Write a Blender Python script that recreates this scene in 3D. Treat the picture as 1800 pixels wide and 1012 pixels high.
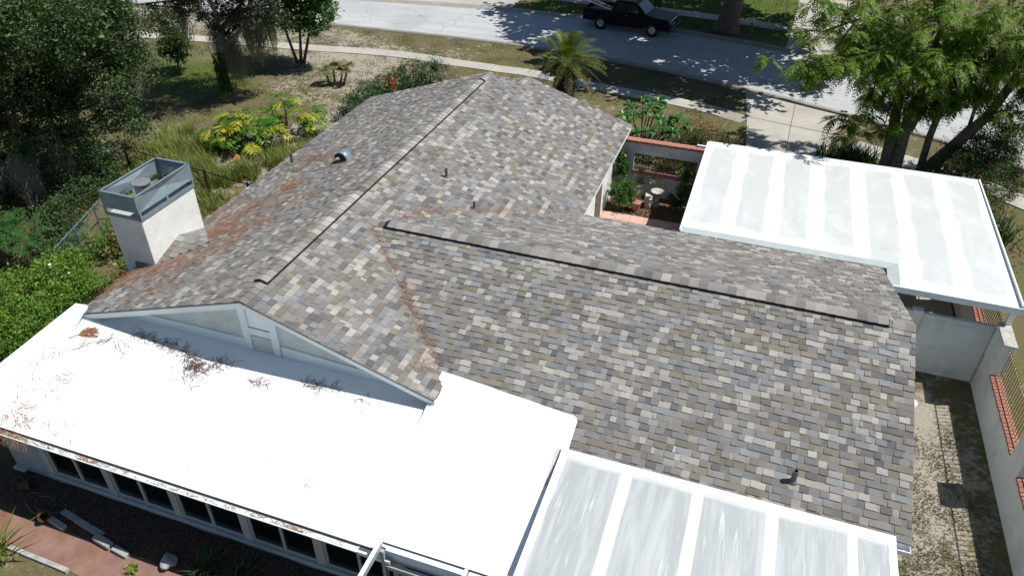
import bpy, bmesh, math, random
import numpy as np
from mathutils import Vector, Matrix
for o in list(bpy.data.objects): bpy.data.objects.remove(o)
scene = bpy.context.scene
COL = scene.collection
random.seed(7)
RNG = np.random.default_rng(11)

# ------------------------------------------------------------------ camera
YAW, PITCH, ROLL, FPX, CAMZ = -0.33180, 0.62130, 0.0090, 1305.8, 13.1619
cam_d = bpy.data.cameras.new('camera'); cam = bpy.data.objects.new('camera', cam_d); COL.objects.link(cam)
fw = Vector((math.sin(YAW)*math.cos(PITCH), math.cos(YAW)*math.cos(PITCH), -math.sin(PITCH)))
rt = fw.cross(Vector((0, 0, 1))).normalized(); up = rt.cross(fw)
r2 = rt*math.cos(ROLL) + up*math.sin(ROLL); u2 = up*math.cos(ROLL) - rt*math.sin(ROLL)
cam.matrix_world = Matrix(((r2.x, u2.x, -fw.x, 0), (r2.y, u2.y, -fw.y, 0), (r2.z, u2.z, -fw.z, CAMZ), (0, 0, 0, 1)))
cam_d.sensor_width = 36; cam_d.lens = FPX/1800*36; cam_d.clip_end = 1500; cam_d.clip_start = 0.1
scene.camera = cam
# ------------------------------------------------------------------ light
SUNV = Vector((0.585, 0.15, 1.0)).normalized()          # towards the sun
world = bpy.data.worlds.new('World'); scene.world = world; world.use_nodes = True
wn = world.node_tree
sky = wn.nodes.new('ShaderNodeTexSky'); sky.sky_type = 'NISHITA'; sky.sun_disc = False
sky.sun_elevation = math.asin(SUNV.z); sky.sun_rotation = math.atan2(SUNV.x, SUNV.y)
sky.air_density = 1.0; sky.dust_density = 0.25; sky.ozone_density = 2.2
bg = wn.nodes['Background']; bg.inputs['Strength'].default_value = 0.07
wn.links.new(sky.outputs[0], bg.inputs['Color'])
sun_d = bpy.data.lights.new('sun', 'SUN'); sun = bpy.data.objects.new('sun', sun_d); COL.objects.link(sun)
sun_d.energy = 5.0; sun_d.angle = math.radians(0.53); sun_d.color = (1.0, 0.955, 0.89)
sun.rotation_euler = (-SUNV).to_track_quat('-Z', 'Y').to_euler(); sun.location = (20, 5, 40)
vs = scene.view_settings
vs.view_transform = 'Standard'; vs.look = 'None'; vs.gamma = 1.0; vs.use_curve_mapping = False
vs.exposure = 0.32

# ------------------------------------------------------------------ materials
def srgb(r, g, b):
    return tuple((c/12.92 if c <= 0.04045 else ((c+0.055)/1.055)**2.4) for c in (r/255, g/255, b/255))
def newmat(name):
    m = bpy.data.materials.new(name); m.use_nodes = True
    nt = m.node_tree; b = nt.nodes['Principled BSDF']
    return m, nt, b
def node(nt, t, **kw):
    n = nt.nodes.new(t)
    for k, v in kw.items():
        if k in n.inputs.keys(): n.inputs[k].default_value = v
        else: setattr(n, k, v)
    return n
def ramp(nt, fac, stops):
    r = nt.nodes.new('ShaderNodeValToRGB')
    el = r.color_ramp.elements
    while len(el) < len(stops): el.new(0.5)
    for e, (p, c) in zip(el, stops):
        e.position = p; e.color = (*c, 1) if len(c) == 3 else c
    nt.links.new(fac, r.inputs[0]); return r
def mixc(nt, fac, a, b, mode='MIX'):
    m = nt.nodes.new('ShaderNodeMix'); m.data_type = 'RGBA'; m.blend_type = mode
    for i, v in ((0, fac), (6, a), (7, b)):
        if isinstance(v, (int, float)): m.inputs[i].default_value = v
        elif isinstance(v, tuple): m.inputs[i].default_value = (*v, 1)
        else: nt.links.new(v, m.inputs[i])
    return m.outputs[2]
def math_(nt, op, a, b=None, c=None):
    n = nt.nodes.new('ShaderNodeMath'); n.operation = op
    for i, v in enumerate((a, b, c)):
        if v is None: continue
        if isinstance(v, (int, float)): n.inputs[i].default_value = v
        else: nt.links.new(v, n.inputs[i])
    return n.outputs[0]
def noise(nt, scale, detail=4, rough=0.55, coord='Object', dist=0.0, vec=None, stretch=None):
    n = nt.nodes.new('ShaderNodeTexNoise'); n.inputs['Scale'].default_value = scale
    n.inputs['Detail'].default_value = detail; n.inputs['Roughness'].default_value = rough; n.inputs['Distortion'].default_value = dist
    if vec is None:
        tc = nt.nodes.new('ShaderNodeTexCoord'); vec = tc.outputs[coord]
    if stretch:
        mp = nt.nodes.new('ShaderNodeMapping'); mp.inputs['Scale'].default_value = stretch
        nt.links.new(vec, mp.inputs[0]); vec = mp.outputs[0]
    nt.links.new(vec, n.inputs['Vector']); return n.outputs['Fac']
def bump(nt, b, h, strength=0.3, dist=0.01):
    n = nt.nodes.new('ShaderNodeBump'); n.inputs['Strength'].default_value = strength; n.inputs['Distance'].default_value = dist
    nt.links.new(h, n.inputs['Height']); nt.links.new(n.outputs[0], b.inputs['Normal'])
def mat(name, col, rough=0.7, var=0.18, scale=3.0, metal=0.0, bmp=0.0, bscale=40, spec=0.4, dirt=None, dirt_amt=0.5, dirt_scale=1.2):
    m, nt, b = newmat(name)
    n = noise(nt, scale, 5, 0.6)
    lo = tuple(c*(1-var) for c in col); hi = tuple(min(1, c*(1+var)) for c in col)
    c = ramp(nt, n, [(0.3, lo), (0.7, hi)]).outputs[0]
    if dirt:
        n2 = noise(nt, dirt_scale, 7, 0.7)
        f = ramp(nt, n2, [(0.48, (0, 0, 0)), (0.72, (dirt_amt,)*3)]).outputs[0]
        c = mixc(nt, f, c, dirt)
    nt.links.new(c, b.inputs['Base Color'])
    b.inputs['Roughness'].default_value = rough; b.inputs['Metallic'].default_value = metal
    b.inputs['Specular IOR Level'].default_value = spec
    if bmp: bump(nt, b, noise(nt, bscale, 4, 0.6), bmp, 0.01)
    return m
def leafmat(name, cols, trans=0.35, rough=0.5, spec=0.35, tmul=1.4):
    m, nt, b = newmat(name)
    g = nt.nodes.new('ShaderNodeNewGeometry')
    st = [(i/max(1, len(cols)-1), c) for i, c in enumerate(cols)]
    c = ramp(nt, g.outputs['Random Per Island'], st).outputs[0]
    nt.links.new(c, b.inputs['Base Color']); b.inputs['Roughness'].default_value = rough
    b.inputs['Specular IOR Level'].default_value = spec
    t = nt.nodes.new('ShaderNodeBsdfTranslucent')
    c2 = mixc(nt, 1.0, c, (tmul, tmul*1.05, tmul*0.45), 'MULTIPLY')
    nt.links.new(c2, t.inputs[0])
    mx = nt.nodes.new('ShaderNodeMixShader'); mx.inputs[0].default_value = trans
    nt.links.new(b.outputs[0], mx.inputs[1]); nt.links.new(t.outputs[0], mx.inputs[2])
    nt.links.new(mx.outputs[0], nt.nodes['Material Output'].inputs[0])
    return m
# shingle colours: one granule blend for each tab colour
def shingle_mat(name, col):
    m, nt, b = newmat(name)
    g = nt.nodes.new('ShaderNodeNewGeometry'); oi = nt.nodes.new('ShaderNodeObjectInfo')
    r = math_(nt, 'FRACT', math_(nt, 'ADD', g.outputs['Random Per Island'], oi.outputs['Random']))
    v = math_(nt, 'MULTIPLY_ADD', r, 0.27, 0.865)
    gr = noise(nt, 260, 2, 0.8, dist=0.0)
    v2 = math_(nt, 'MULTIPLY_ADD', gr, 1.0, 0.5)
    blot = noise(nt, 9, 4, 0.6)
    v3 = math_(nt, 'MULTIPLY_ADD', blot, 0.36, 0.82)
    vv = math_(nt, 'MULTIPLY', math_(nt, 'MULTIPLY', v, v2), v3)
    c = mixc(nt, 1.0, (*col,), vv, 'MULTIPLY')
    nt.links.new(c, b.inputs['Base Color']); b.inputs['Roughness'].default_value = 0.92
    b.inputs['Specular IOR Level'].default_value = 0.2
    bump(nt, b, gr, 0.5, 0.004)
    return m
SH_COL = [(.172,.158,.134), (.165,.161,.156), (.160,.167,.171), (.205,.199,.189), (.305,.295,.268), (.112,.111,.113), (.207,.214,.217), (.268,.258,.240), (.145,.133,.113)]
# colour blends dropped along the courses: each metre-long shingle carries one blend
SH_BLEND = [([0, 8, 3, 7, 1, 4], [.34, .24, .16, .10, .10, .06]), ([2, 6, 1, 5, 3, 4], [.32, .20, .18, .14, .10, .06]), ([1, 5, 3, 2, 0, 7], [.30, .20, .20, .12, .10, .08]), ([7, 4, 3, 6, 1, 0], [.24, .26, .18, .12, .10, .10]), ([3, 1, 0, 2, 4, 5], [.28, .20, .18, .14, .10, .10])]
SH_BW = [.28, .20, .20, .14, .18]
SHM = [shingle_mat('shingle_granules_%d' % i, c) for i, c in enumerate(SH_COL)]

# white coating with grey worn patches between the seams (panel-local coordinates)
def coat_mat(name, white, grey, hw, hy, nscale, stretch, soft=0.05, amt=0.22, fine=60, streak=.4, wash=.4, patch=(1.2, .5, 1)):
    m, nt, b = newmat(name)
    tc = nt.nodes.new('ShaderNodeTexCoord'); sp = nt.nodes.new('ShaderNodeSeparateXYZ'); nt.links.new(tc.outputs['Generated'], sp.inputs[0])
    n1 = noise(nt, nscale, 6, 0.6, coord='Object', stretch=patch, dist=.5)
    n1b = noise(nt, nscale*0.8, 5, 0.6, coord='Object', dist=0.6)
    dx = math_(nt, 'ABSOLUTE', math_(nt, 'SUBTRACT', sp.outputs[0], 0.5)); dy = math_(nt, 'ABSOLUTE', math_(nt, 'SUBTRACT', sp.outputs[1], 0.5))
    ex = math_(nt, 'ADD', dx, math_(nt, 'MULTIPLY_ADD', n1, amt, -amt*0.5))
    ey = math_(nt, 'ADD', dy, math_(nt, 'MULTIPLY_ADD', n1b, amt*0.6, -amt*0.3))
    mr1 = nt.nodes.new('ShaderNodeMapRange'); nt.links.new(ex, mr1.inputs[0]); mr1.inputs[1].default_value = hw-soft; mr1.inputs[2].default_value = hw+soft
    mr2 = nt.nodes.new('ShaderNodeMapRange'); nt.links.new(ey, mr2.inputs[0]); mr2.inputs[1].default_value = hy-soft; mr2.inputs[2].default_value = hy+soft
    f = math_(nt, 'MAXIMUM', mr1.outputs[0], mr2.outputs[0])
    wa = ramp(nt, noise(nt, nscale*1.1, 5, 0.6, stretch=patch, dist=.8), [(0.46, (0, 0, 0)), (0.64, (wash,)*3)]).outputs[0]
    st = ramp(nt, noise(nt, nscale*2.4, 5, 0.6, stretch=stretch, dist=.3), [(0.56, (0, 0, 0)), (0.68, (streak,)*3)]).outputs[0]
    st3 = ramp(nt, noise(nt, nscale*3.1, 5, 0.6, stretch=stretch), [(0.58, (0, 0, 0)), (0.70, (.16,)*3)]).outputs[0]
    f2 = math_(nt, 'MAXIMUM', f, math_(nt, 'MAXIMUM', wa, st))
    c = mixc(nt, f2, grey, white)
    c = mixc(nt, math_(nt, 'MULTIPLY', st3, math_(nt, 'SUBTRACT', 1.0, f)), c, tuple(x*.55 for x in grey))
    nt.links.new(c, b.inputs['Base Color']); b.inputs['Roughness'].default_value = 0.55
    bump(nt, b, noise(nt, fine, 3, 0.6), 0.15, 0.003)
    return m
M = {}
M['white_membrane'] = mat('white_membrane', (.80,.815,.82), 0.5, 0.02, 0.8, dirt=(.70,.71,.70), dirt_amt=0.35)
M['white_paint'] = mat('white_paint', (.74,.77,.77), 0.5, 0.05, 2)
M['trim_paint'] = mat('trim_paint', (.66,.73,.74), 0.5, 0.05, 2, dirt=(.5,.53,.52), dirt_amt=.3)
M['stucco'] = mat('stucco', (.66,.67,.64), 0.9, 0.10, 1.5, bmp=0.6, bscale=35, dirt=(.42,.42,.38), dirt_amt=.5, dirt_scale=2.2)
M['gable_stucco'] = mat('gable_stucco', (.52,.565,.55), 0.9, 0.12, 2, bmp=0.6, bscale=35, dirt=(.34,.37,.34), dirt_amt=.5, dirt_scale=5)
M['wall_stucco'] = mat('wall_stucco', (.62,.65,.64), 0.9, 0.08, 0.9, bmp=0.5, bscale=25, dirt=(.36,.39,.37), dirt_amt=.6, dirt_scale=1.5)
M['old_stucco'] = mat('old_stucco', (.50,.52,.52), 0.9, 0.15, 1.3, bmp=0.4, bscale=25, dirt=(.26,.27,.26), dirt_amt=.7, dirt_scale=1.6)
M['galv'] = mat('galvanised_sheet', (.20,.255,.28), 0.5, 0.16, 4, metal=0.3, dirt=(.14,.18,.20), dirt_amt=.4, dirt_scale=3)
M['galv_dark'] = mat('galvanised_flue', (.34,.36,.37), 0.5, 0.12, 6, metal=0.6)
M['flashing'] = mat('flashing', (.36,.40,.405), 0.6, 0.08, 3, dirt=(.29,.315,.31), dirt_amt=.5)
M['aluminium'] = mat('white_aluminium', (.70,.74,.75), 0.4, 0.06, 3)
M['gutter_in'] = mat('gutter_metal', (.62,.68,.71), 0.45, 0.06, 5, dirt=(.46,.45,.43), dirt_amt=.35, dirt_scale=3)
M['black'] = mat('black_plastic', (.012,.012,.013), 0.6, 0.2, 10)
M['deck'] = mat('roof_felt', (.03,.03,.03), 0.9)
M['lead'] = mat('vent_pipe_grey', (.11,.115,.12), 0.6, 0.15, 8)
M['glass'] = mat('dark_glass', (.006,.007,.007), 0.08, 0.1, 2, spec=0.5)
M['brick'] = mat('red_brick', (.36,.150,.108), 0.85, 0.35, 7, bmp=0.4, bscale=30, dirt=(.42,.27,.21), dirt_amt=.7, dirt_scale=9)
M['mortar'] = mat('mortar', (.55,.42,.36), 0.9, 0.2, 8)
M['iron'] = mat('painted_iron', (.045,.035,.028), 0.6, 0.3, 9)
M['rust_iron'] = mat('gold_painted_iron', (.26,.19,.10), 0.6, 0.35, 14, dirt=(.10,.05,.03), dirt_amt=.7, dirt_scale=10)
M['concrete'] = mat('concrete', (.37,.352,.315), 0.9, 0.12, 0.7, bmp=.3, bscale=30, dirt=(.255,.24,.21), dirt_amt=.6, dirt_scale=.8)
M['kerb'] = mat('kerb_concrete', (.27,.255,.225), 0.9, 0.16, 1.2, bmp=.3, bscale=30, dirt=(.22,.2,.17), dirt_amt=.7, dirt_scale=1.4)
M['capstone'] = mat('weathered_cap', (.42,.40,.36), 0.95, 0.25, 9, bmp=.5, bscale=50, dirt=(.16,.15,.13), dirt_amt=.7, dirt_scale=7)
M['pink'] = mat('pink_paver', (.52,.34,.29), 0.9, 0.14, 2, bmp=.3, bscale=40, dirt=(.34,.22,.18), dirt_amt=.6, dirt_scale=3)
M['pink_slab'] = mat('pink_concrete', (.215,.128,.105), 0.9, 0.2, 1.8, bmp=.4, bscale=30, dirt=(.17,.075,.03), dirt_amt=.9, dirt_scale=1.3)
M['block'] = mat('painted_block', (.33,.33,.32), 0.9, 0.25, 7, bmp=.5, bscale=40, dirt=(.2,.19,.17), dirt_amt=.8, dirt_scale=6)
M['bark'] = mat('bark', (.11,.092,.075), 0.95, 0.45, 7, bmp=.9, bscale=18)
M['bark_grey'] = mat('grey_bark', (.20,.18,.155), 0.95, 0.4, 6, bmp=.9, bscale=16)
M['palm_bark'] = mat('palm_bark', (.055,.042,.030), 0.95, 0.4, 8, bmp=.8, bscale=18)
M['stem'] = mat('green_stem', (.20,.19,.11), 0.8, 0.3, 8)
M['twig'] = mat('twig', (.17,.12,.085), 0.9, 0.3, 8)
# foliage
M['oak_leaf'] = leafmat('oak_leaf', [(.024,.048,.016), (.045,.085,.026), (.075,.125,.040), (.036,.066,.024)], .25, rough=.5, spec=.3)
M['oak_leaf2'] = leafmat('oak_leaf_moss', [(.026,.044,.020), (.050,.072,.034), (.078,.10,.052)], .22)
M['laurel_leaf'] = leafmat('laurel_leaf', [(.028,.075,.018), (.05,.13,.025), (.085,.18,.035), (.03,.08,.02)], .38)
M['bush_leaf'] = leafmat('bush_leaf', [(.055,.125,.016), (.095,.20,.026), (.16,.27,.04), (.065,.14,.02)], .38)
M['fern_leaf'] = leafmat('fern_leaf', [(.03,.10,.022), (.05,.15,.035)], .35)
M['hedge_leaf'] = leafmat('hedge_leaf', [(.022,.055,.022), (.040,.085,.030), (.06,.11,.04)], .25)
M['jac_leaf'] = leafmat('jacaranda_leaf', [(.05,.11,.018), (.095,.175,.024), (.20,.27,.032), (.065,.13,.022)], .48)
M['crape_leaf'] = leafmat('crape_leaf', [(.038,.075,.024), (.068,.12,.036), (.11,.165,.05)], .35)
M['pink_flower'] = leafmat('pink_flower', [(.50,.13,.15), (.60,.22,.22)], .3)
M['red_flower'] = leafmat('red_flower', [(.60,.05,.03), (.65,.12,.05)], .3)
M['white_flower'] = leafmat('white_flower', [(.7,.7,.66), (.75,.75,.7)], .3)
M['philo_green'] = leafmat('philodendron_green', [(.04,.12,.018), (.07,.18,.022), (.16,.27,.03)], .35)
M['philo_yellow'] = leafmat('philodendron_yellow', [(.30,.31,.03), (.42,.39,.04), (.18,.26,.03)], .3)
M['grass_green'] = leafmat('tall_grass_green', [(.045,.09,.012), (.115,.185,.020), (.22,.285,.036), (.19,.18,.055)], .35)
M['grass_dry'] = leafmat('tall_grass_dry', [(.22,.19,.10), (.30,.25,.14), (.13,.13,.05)], .25)
M['turf'] = leafmat('short_turf', [(.07,.08,.026), (.12,.11,.05), (.17,.145,.08), (.05,.07,.018)], .2)
M['lawn'] = leafmat('lawn_turf', [(.035,.06,.012), (.06,.09,.018), (.09,.10,.03)], .25)
M['palm_leaf'] = leafmat('palm_leaf', [(.055,.095,.014), (.11,.155,.026), (.18,.20,.04)], .3)
M['palm_old'] = leafmat('palm_old_leaf', [(.15,.13,.03), (.11,.075,.04), (.09,.10,.025)], .25)
M['palmetto'] = leafmat('palmetto_leaf', [(.12,.15,.05), (.19,.20,.08), (.25,.22,.10)], .25)
M['plum_leaf'] = leafmat('plumeria_leaf', [(.035,.11,.03), (.06,.15,.04), (.09,.19,.05)], .3, rough=.35)
M['strap_leaf'] = leafmat('strap_leaf', [(.03,.06,.02), (.05,.085,.03), (.02,.04,.016)], .2)
M['strap_bright'] = leafmat('strap_bright', [(.15,.22,.03), (.26,.30,.05), (.09,.16,.02)], .35)
M['spiky'] = leafmat('spiky_leaf', [(.22,.23,.11), (.13,.16,.07), (.28,.26,.13)], .2)
M['moss'] = leafmat('spanish_moss', [(.22,.225,.185), (.30,.30,.25), (.15,.16,.125)], .25)
M['vine'] = leafmat('vine_leaf', [(.03,.085,.012), (.06,.14,.02), (.08,.17,.03)], .3)
M['brown_leaf'] = leafmat('brown_leaf', [(.20,.145,.06), (.14,.13,.05), (.26,.17,.07)], .25)
M['needle'] = leafmat('pine_needle', [(.27,.125,.07), (.36,.19,.11), (.20,.10,.06)], .1)
M['needle_dark'] = leafmat('dark_catkin', [(.075,.05,.042), (.13,.08,.065), (.05,.035,.03)], .1)
M['litter'] = leafmat('leaf_litter', [(.13,.075,.045), (.085,.05,.03), (.19,.115,.065)], .1)

# ground: sand, dry turf, green turf and litter mixed by zone weights stored on the mesh
def ground_mat():
    m, nt, b = newmat('ground_soil')
    at = nt.nodes.new('ShaderNodeVertexColor'); at.layer_name = 'zone'
    sp = nt.nodes.new('ShaderNodeSeparateColor'); nt.links.new(at.outputs[0], sp.inputs[0])
    n_big = noise(nt, 0.35, 6, 0.65, dist=0.4); n_mid = noise(nt, 1.7, 8, 0.72, dist=0.5); n_fine = noise(nt, 14, 6, 0.75)
    n_vf = noise(nt, 55, 3, 0.7)
    sand = ramp(nt, n_fine, [(0.3, (.23,.205,.165)), (0.55, (.31,.282,.232)), (0.75, (.385,.355,.30))]).outputs[0]
    dry = ramp(nt, n_fine, [(0.28, (.065,.055,.030)), (0.5, (.125,.104,.060)), (0.72, (.19,.158,.098))]).outputs[0]
    olive = ramp(nt, n_fine, [(0.3, (.07,.075,.028)), (0.7, (.15,.145,.06))]).outputs[0]
    dry2 = mixc(nt, ramp(nt, noise(nt, 0.9, 6, .7), [(.42, (0, 0, 0)), (.6, (1, 1, 1))]).outputs[0], dry, olive)
    n_p = noise(nt, 4.5, 6, 0.7, dist=0.3)
    k = math_(nt, 'ADD', math_(nt, 'MULTIPLY', n_big, 0.42), math_(nt, 'ADD', math_(nt, 'MULTIPLY', n_mid, 0.45), math_(nt, 'MULTIPLY_ADD', sp.outputs[1], 0.42, -0.33)))
    k = math_(nt, 'ADD', k, math_(nt, 'MULTIPLY', n_p, 0.42))
    k = math_(nt, 'ADD', k, math_(nt, 'MULTIPLY_ADD', n_fine, 0.12, -0.06))
    fs = ramp(nt, k, [(0.49, (0, 0, 0)), (0.58, (1, 1, 1))]).outputs[0]
    c = mixc(nt, fs, dry2, sand)
    green = ramp(nt, n_fine, [(0.25, (.035,.055,.012)), (0.5, (.075,.11,.022)), (0.75, (.14,.16,.05))]).outputs[0]
    kg = math_(nt, 'ADD', sp.outputs[0], math_(nt, 'MULTIPLY_ADD', n_mid, 0.9, -0.45))
    c = mixc(nt, ramp(nt, kg, [(0.35, (0, 0, 0)), (0.65, (1, 1, 1))]).outputs[0], c, green)
    lit = ramp(nt, n_vf, [(0.3, (.05,.032,.02)), (0.5, (.13,.085,.05)), (0.7, (.22,.145,.085))]).outputs[0]
    kl = math_(nt, 'ADD', sp.outputs[2], math_(nt, 'MULTIPLY_ADD', n_mid, 0.7, -0.35))
    c = mixc(nt, ramp(nt, kl, [(0.4, (0, 0, 0)), (0.62, (1, 1, 1))]).outputs[0], c, lit)
    c = mixc(nt, 1.0, c, ramp(nt, n_vf, [(0.25, (.82,)*3), (0.7, (1.12,)*3)]).outputs[0], 'MULTIPLY')
    nt.links.new(c, b.inputs['Base Color']); b.inputs['Roughness'].default_value = 0.97; b.inputs['Specular IOR Level'].default_value = 0.1
    bump(nt, b, math_(nt, 'ADD', n_fine, math_(nt, 'MULTIPLY', n_vf, .5)), 0.55, 0.04)
    return m
def road_mat():
    m, nt, b = newmat('worn_asphalt')
    n1 = noise(nt, 0.25, 6, 0.6); n2 = noise(nt, 3.0, 7, 0.7); n3 = noise(nt, 70, 3, 0.7)
    st = noise(nt, 0.5, 5, 0.6, stretch=(0.12, 1.6, 1))
    c = ramp(nt, n2, [(0.3, (.335,.350,.355)), (0.7, (.405,.420,.425))]).outputs[0]
    c = mixc(nt, ramp(nt, st, [(.42, (0, 0, 0)), (.6, (.7,)*3)]).outputs[0], c, (.43,.445,.45))
    c = mixc(nt, ramp(nt, n1, [(.50, (0, 0, 0)), (.62, (.55,)*3)]).outputs[0], c, (.30,.31,.315))
    oil = noise(nt, 0.9, 4, .5, stretch=(.35, 1.2, 1)); c = mixc(nt, ramp(nt, oil, [(.66, (0, 0, 0)), (.74, (.55,)*3)]).outputs[0], c, (.21,.215,.22))
    c = mixc(nt, 1.0, c, ramp(nt, n3, [(.25, (.8,)*3), (.75, (1.18,)*3)]).outputs[0], 'MULTIPLY')
    vo = nt.nodes.new('ShaderNodeTexVoronoi'); vo.feature = 'DISTANCE_TO_EDGE'; vo.inputs['Scale'].default_value = 0.28
    tc = nt.nodes.new('ShaderNodeTexCoord'); n4 = nt.nodes.new('ShaderNodeTexNoise'); n4.inputs['Scale'].default_value = 1.1; nt.links.new(tc.outputs['Object'], n4.inputs[0])
    va = nt.nodes.new('ShaderNodeVectorMath'); va.operation = 'ADD'; nt.links.new(tc.outputs['Object'], va.inputs[0]); nt.links.new(n4.outputs[1], va.inputs[1])
    nt.links.new(va.outputs[0], vo.inputs[0])
    cr = ramp(nt, vo.outputs[0], [(0.0, (.6,)*3), (0.006, (0, 0, 0))]).outputs[0]
    c = mixc(nt, cr, c, (.12,.12,.12))
    nt.links.new(c, b.inputs['Base Color']); b.inputs['Roughness'].default_value = 0.9; b.inputs['Specular IOR Level'].default_value = .25
    bump(nt, b, n3, 0.4, 0.01)
    return m
M['ground'] = ground_mat(); M['road'] = road_mat()

# ------------------------------------------------------------------ object helpers
ROOT = {}                                              # object -> world origin of its thing
def link(o): COL.objects.link(o); return o
def thing(name, label, cat, loc=(0, 0, 0), group=None):
    o = bpy.data.objects.new(name, None); link(o); o.location = loc; o.empty_display_size = 0.3
    o['label'] = label; o['category'] = cat
    if group: o['group'] = group
    ROOT[o.name] = Vector(loc); return o
def tag(o, label, cat, group=None, kind=None):
    o['label'] = label
    if cat: o['category'] = cat
    if group: o['group'] = group
    if kind: o['kind'] = kind
    return o
class MB:
    def __init__(s): s.v = []; s.f = []; s.m = []
    def add(s, vs, fs, mi=0):
        n = len(s.v); s.v.extend([tuple(p) for p in vs]); s.f.extend([tuple(i+n for i in f) for f in fs]); s.m.extend([mi]*len(fs)); return s
    def box(s, x0, x1, y0, y1, z0, z1, mi=0):
        return s.add([(x0,y0,z0),(x1,y0,z0),(x1,y1,z0),(x0,y1,z0),(x0,y0,z1),(x1,y0,z1),(x1,y1,z1),(x0,y1,z1)],
                     [(0,3,2,1),(4,5,6,7),(0,1,5,4),(1,2,6,5),(2,3,7,6),(3,0,4,7)], mi)
    def obox(s, c, ax, ay, az, mi=0):
        c = Vector(c); ax = Vector(ax); ay = Vector(ay); az = Vector(az)
        P = [c+ax*i+ay*j+az*k for k in (-1, 1) for (i, j) in ((-1,-1),(1,-1),(1,1),(-1,1))]
        return s.add(P, [(0,3,2,1),(4,5,6,7),(0,1,5,4),(1,2,6,5),(2,3,7,6),(3,0,4,7)], mi)
    def beam(s, a, b, w, h, mi=0, upv=(0, 0, 1)):
        a = Vector(a); b = Vector(b); d = (b-a); L = d.length; d.normalize(); sd = d.cross(Vector(upv))
        if sd.length < 1e-4: sd = d.cross(Vector((1, 0, 0)))
        sd.normalize(); u = sd.cross(d)
        return s.obox((a+b)/2, d*(L/2), sd*(w/2), u*(h/2), mi)
    def prism(s, poly, z0, z1, mi=0):                     # poly: xy list, counter-clockwise
        n = len(poly)
        vs = [(x, y, z0) for x, y in poly]+[(x, y, z1) for x, y in poly]
        fs = [tuple(range(n-1, -1, -1)), tuple(range(n, 2*n))]+[(i, (i+1) % n, n+(i+1) % n, n+i) for i in range(n)]
        return s.add(vs, fs, mi)
    def extrude(s, poly, vec, mi=0):                      # planar 3d poly swept by vec
        n = len(poly); v = Vector(vec)
        vs = [Vector(p) for p in poly]; vs2 = [p+v for p in vs]
        fs = [tuple(range(n-1, -1, -1)), tuple(range(n, 2*n))]+[(i, (i+1) % n, n+(i+1) % n, n+i) for i in range(n)]
        return s.add(vs+vs2, fs, mi)
    def tube(s, pts, rad, sides=8, cap=True, mi=0):
        pts = [Vector(p) for p in pts]
        if not hasattr(rad, '__len__'): rad = [rad]*len(pts)
        n0 = len(s.v); pu = None
        for i, p in enumerate(pts):
            d = (pts[min(i+1, len(pts)-1)]-pts[max(i-1, 0)]).normalized()
            if pu is None:
                pu = d.cross(Vector((0.3, 0.9, 0.2)))
                if pu.length < 1e-3: pu = d.cross(Vector((1, 0, 0)))
            pu = (pu-d*pu.dot(d)).normalized(); pv = d.cross(pu)
            for k in range(sides):
                a = 2*math.pi*k/sides; q = p+(pu*math.cos(a)+pv*math.sin(a))*rad[i]; s.v.append(tuple(q))
        for i in range(len(pts)-1):
            for k in range(sides):
                a = n0+i*sides+k; b_ = n0+i*sides+(k+1) % sides
                s.f.append((a, b_, b_+sides, a+sides)); s.m.append(mi)
        if cap:
            s.f.append(tuple(n0+k for k in range(sides-1, -1, -1))); s.m.append(mi)
            s.f.append(tuple(n0+(len(pts)-1)*sides+k for k in range(sides))); s.m.append(mi)
        return s
    def lathe(s, c, prof, sides=16, mi=0):                # prof: (r, z) list
        n0 = len(s.v)
        for r, z in prof:
            for k in range(sides):
                a = 2*math.pi*k/sides; s.v.append((c[0]+r*math.cos(a), c[1]+r*math.sin(a), c[2]+z))
        for i in range(len(prof)-1):
            for k in range(sides):
                a = n0+i*sides+k; b_ = n0+i*sides+(k+1) % sides
                s.f.append((a, b_, b_+sides, a+sides)); s.m.append(mi)
        s.f.append(tuple(n0+k for k in range(sides-1, -1, -1))); s.m.append(mi)
        s.f.append(tuple(n0+(len(prof)-1)*sides+k for k in range(sides))); s.m.append(mi)
        return s
def build(name, mb, mats, parent=None, smooth=False, local=False):
    if not isinstance(mats, (list, tuple)): mats = [mats]
    off = ROOT[parent.name] if (parent is not None and not local) else Vector((0, 0, 0))
    me = bpy.data.meshes.new(name)
    me.from_pydata([(p[0]-off.x, p[1]-off.y, p[2]-off.z) for p in mb.v], [], mb.f)
    for m_ in mats: me.materials.append(m_)
    if len(mats) > 1: me.polygons.foreach_set('material_index', mb.m)
    if smooth: me.polygons.foreach_set('use_smooth', [True]*len(me.polygons))
    me.update()
    o = link(bpy.data.objects.new(name, me))
    if parent is not None:
        o.parent = parent; ROOT[o.name] = off if not local else ROOT.get(parent.name, Vector((0, 0, 0)))
    else: ROOT[o.name] = Vector((0, 0, 0))
    return o
def bevel(o, w=0.01, seg=1):
    b = o.modifiers.new('bevel', 'BEVEL'); b.width = w; b.segments = seg; b.limit_method = 'ANGLE'; return o
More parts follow.
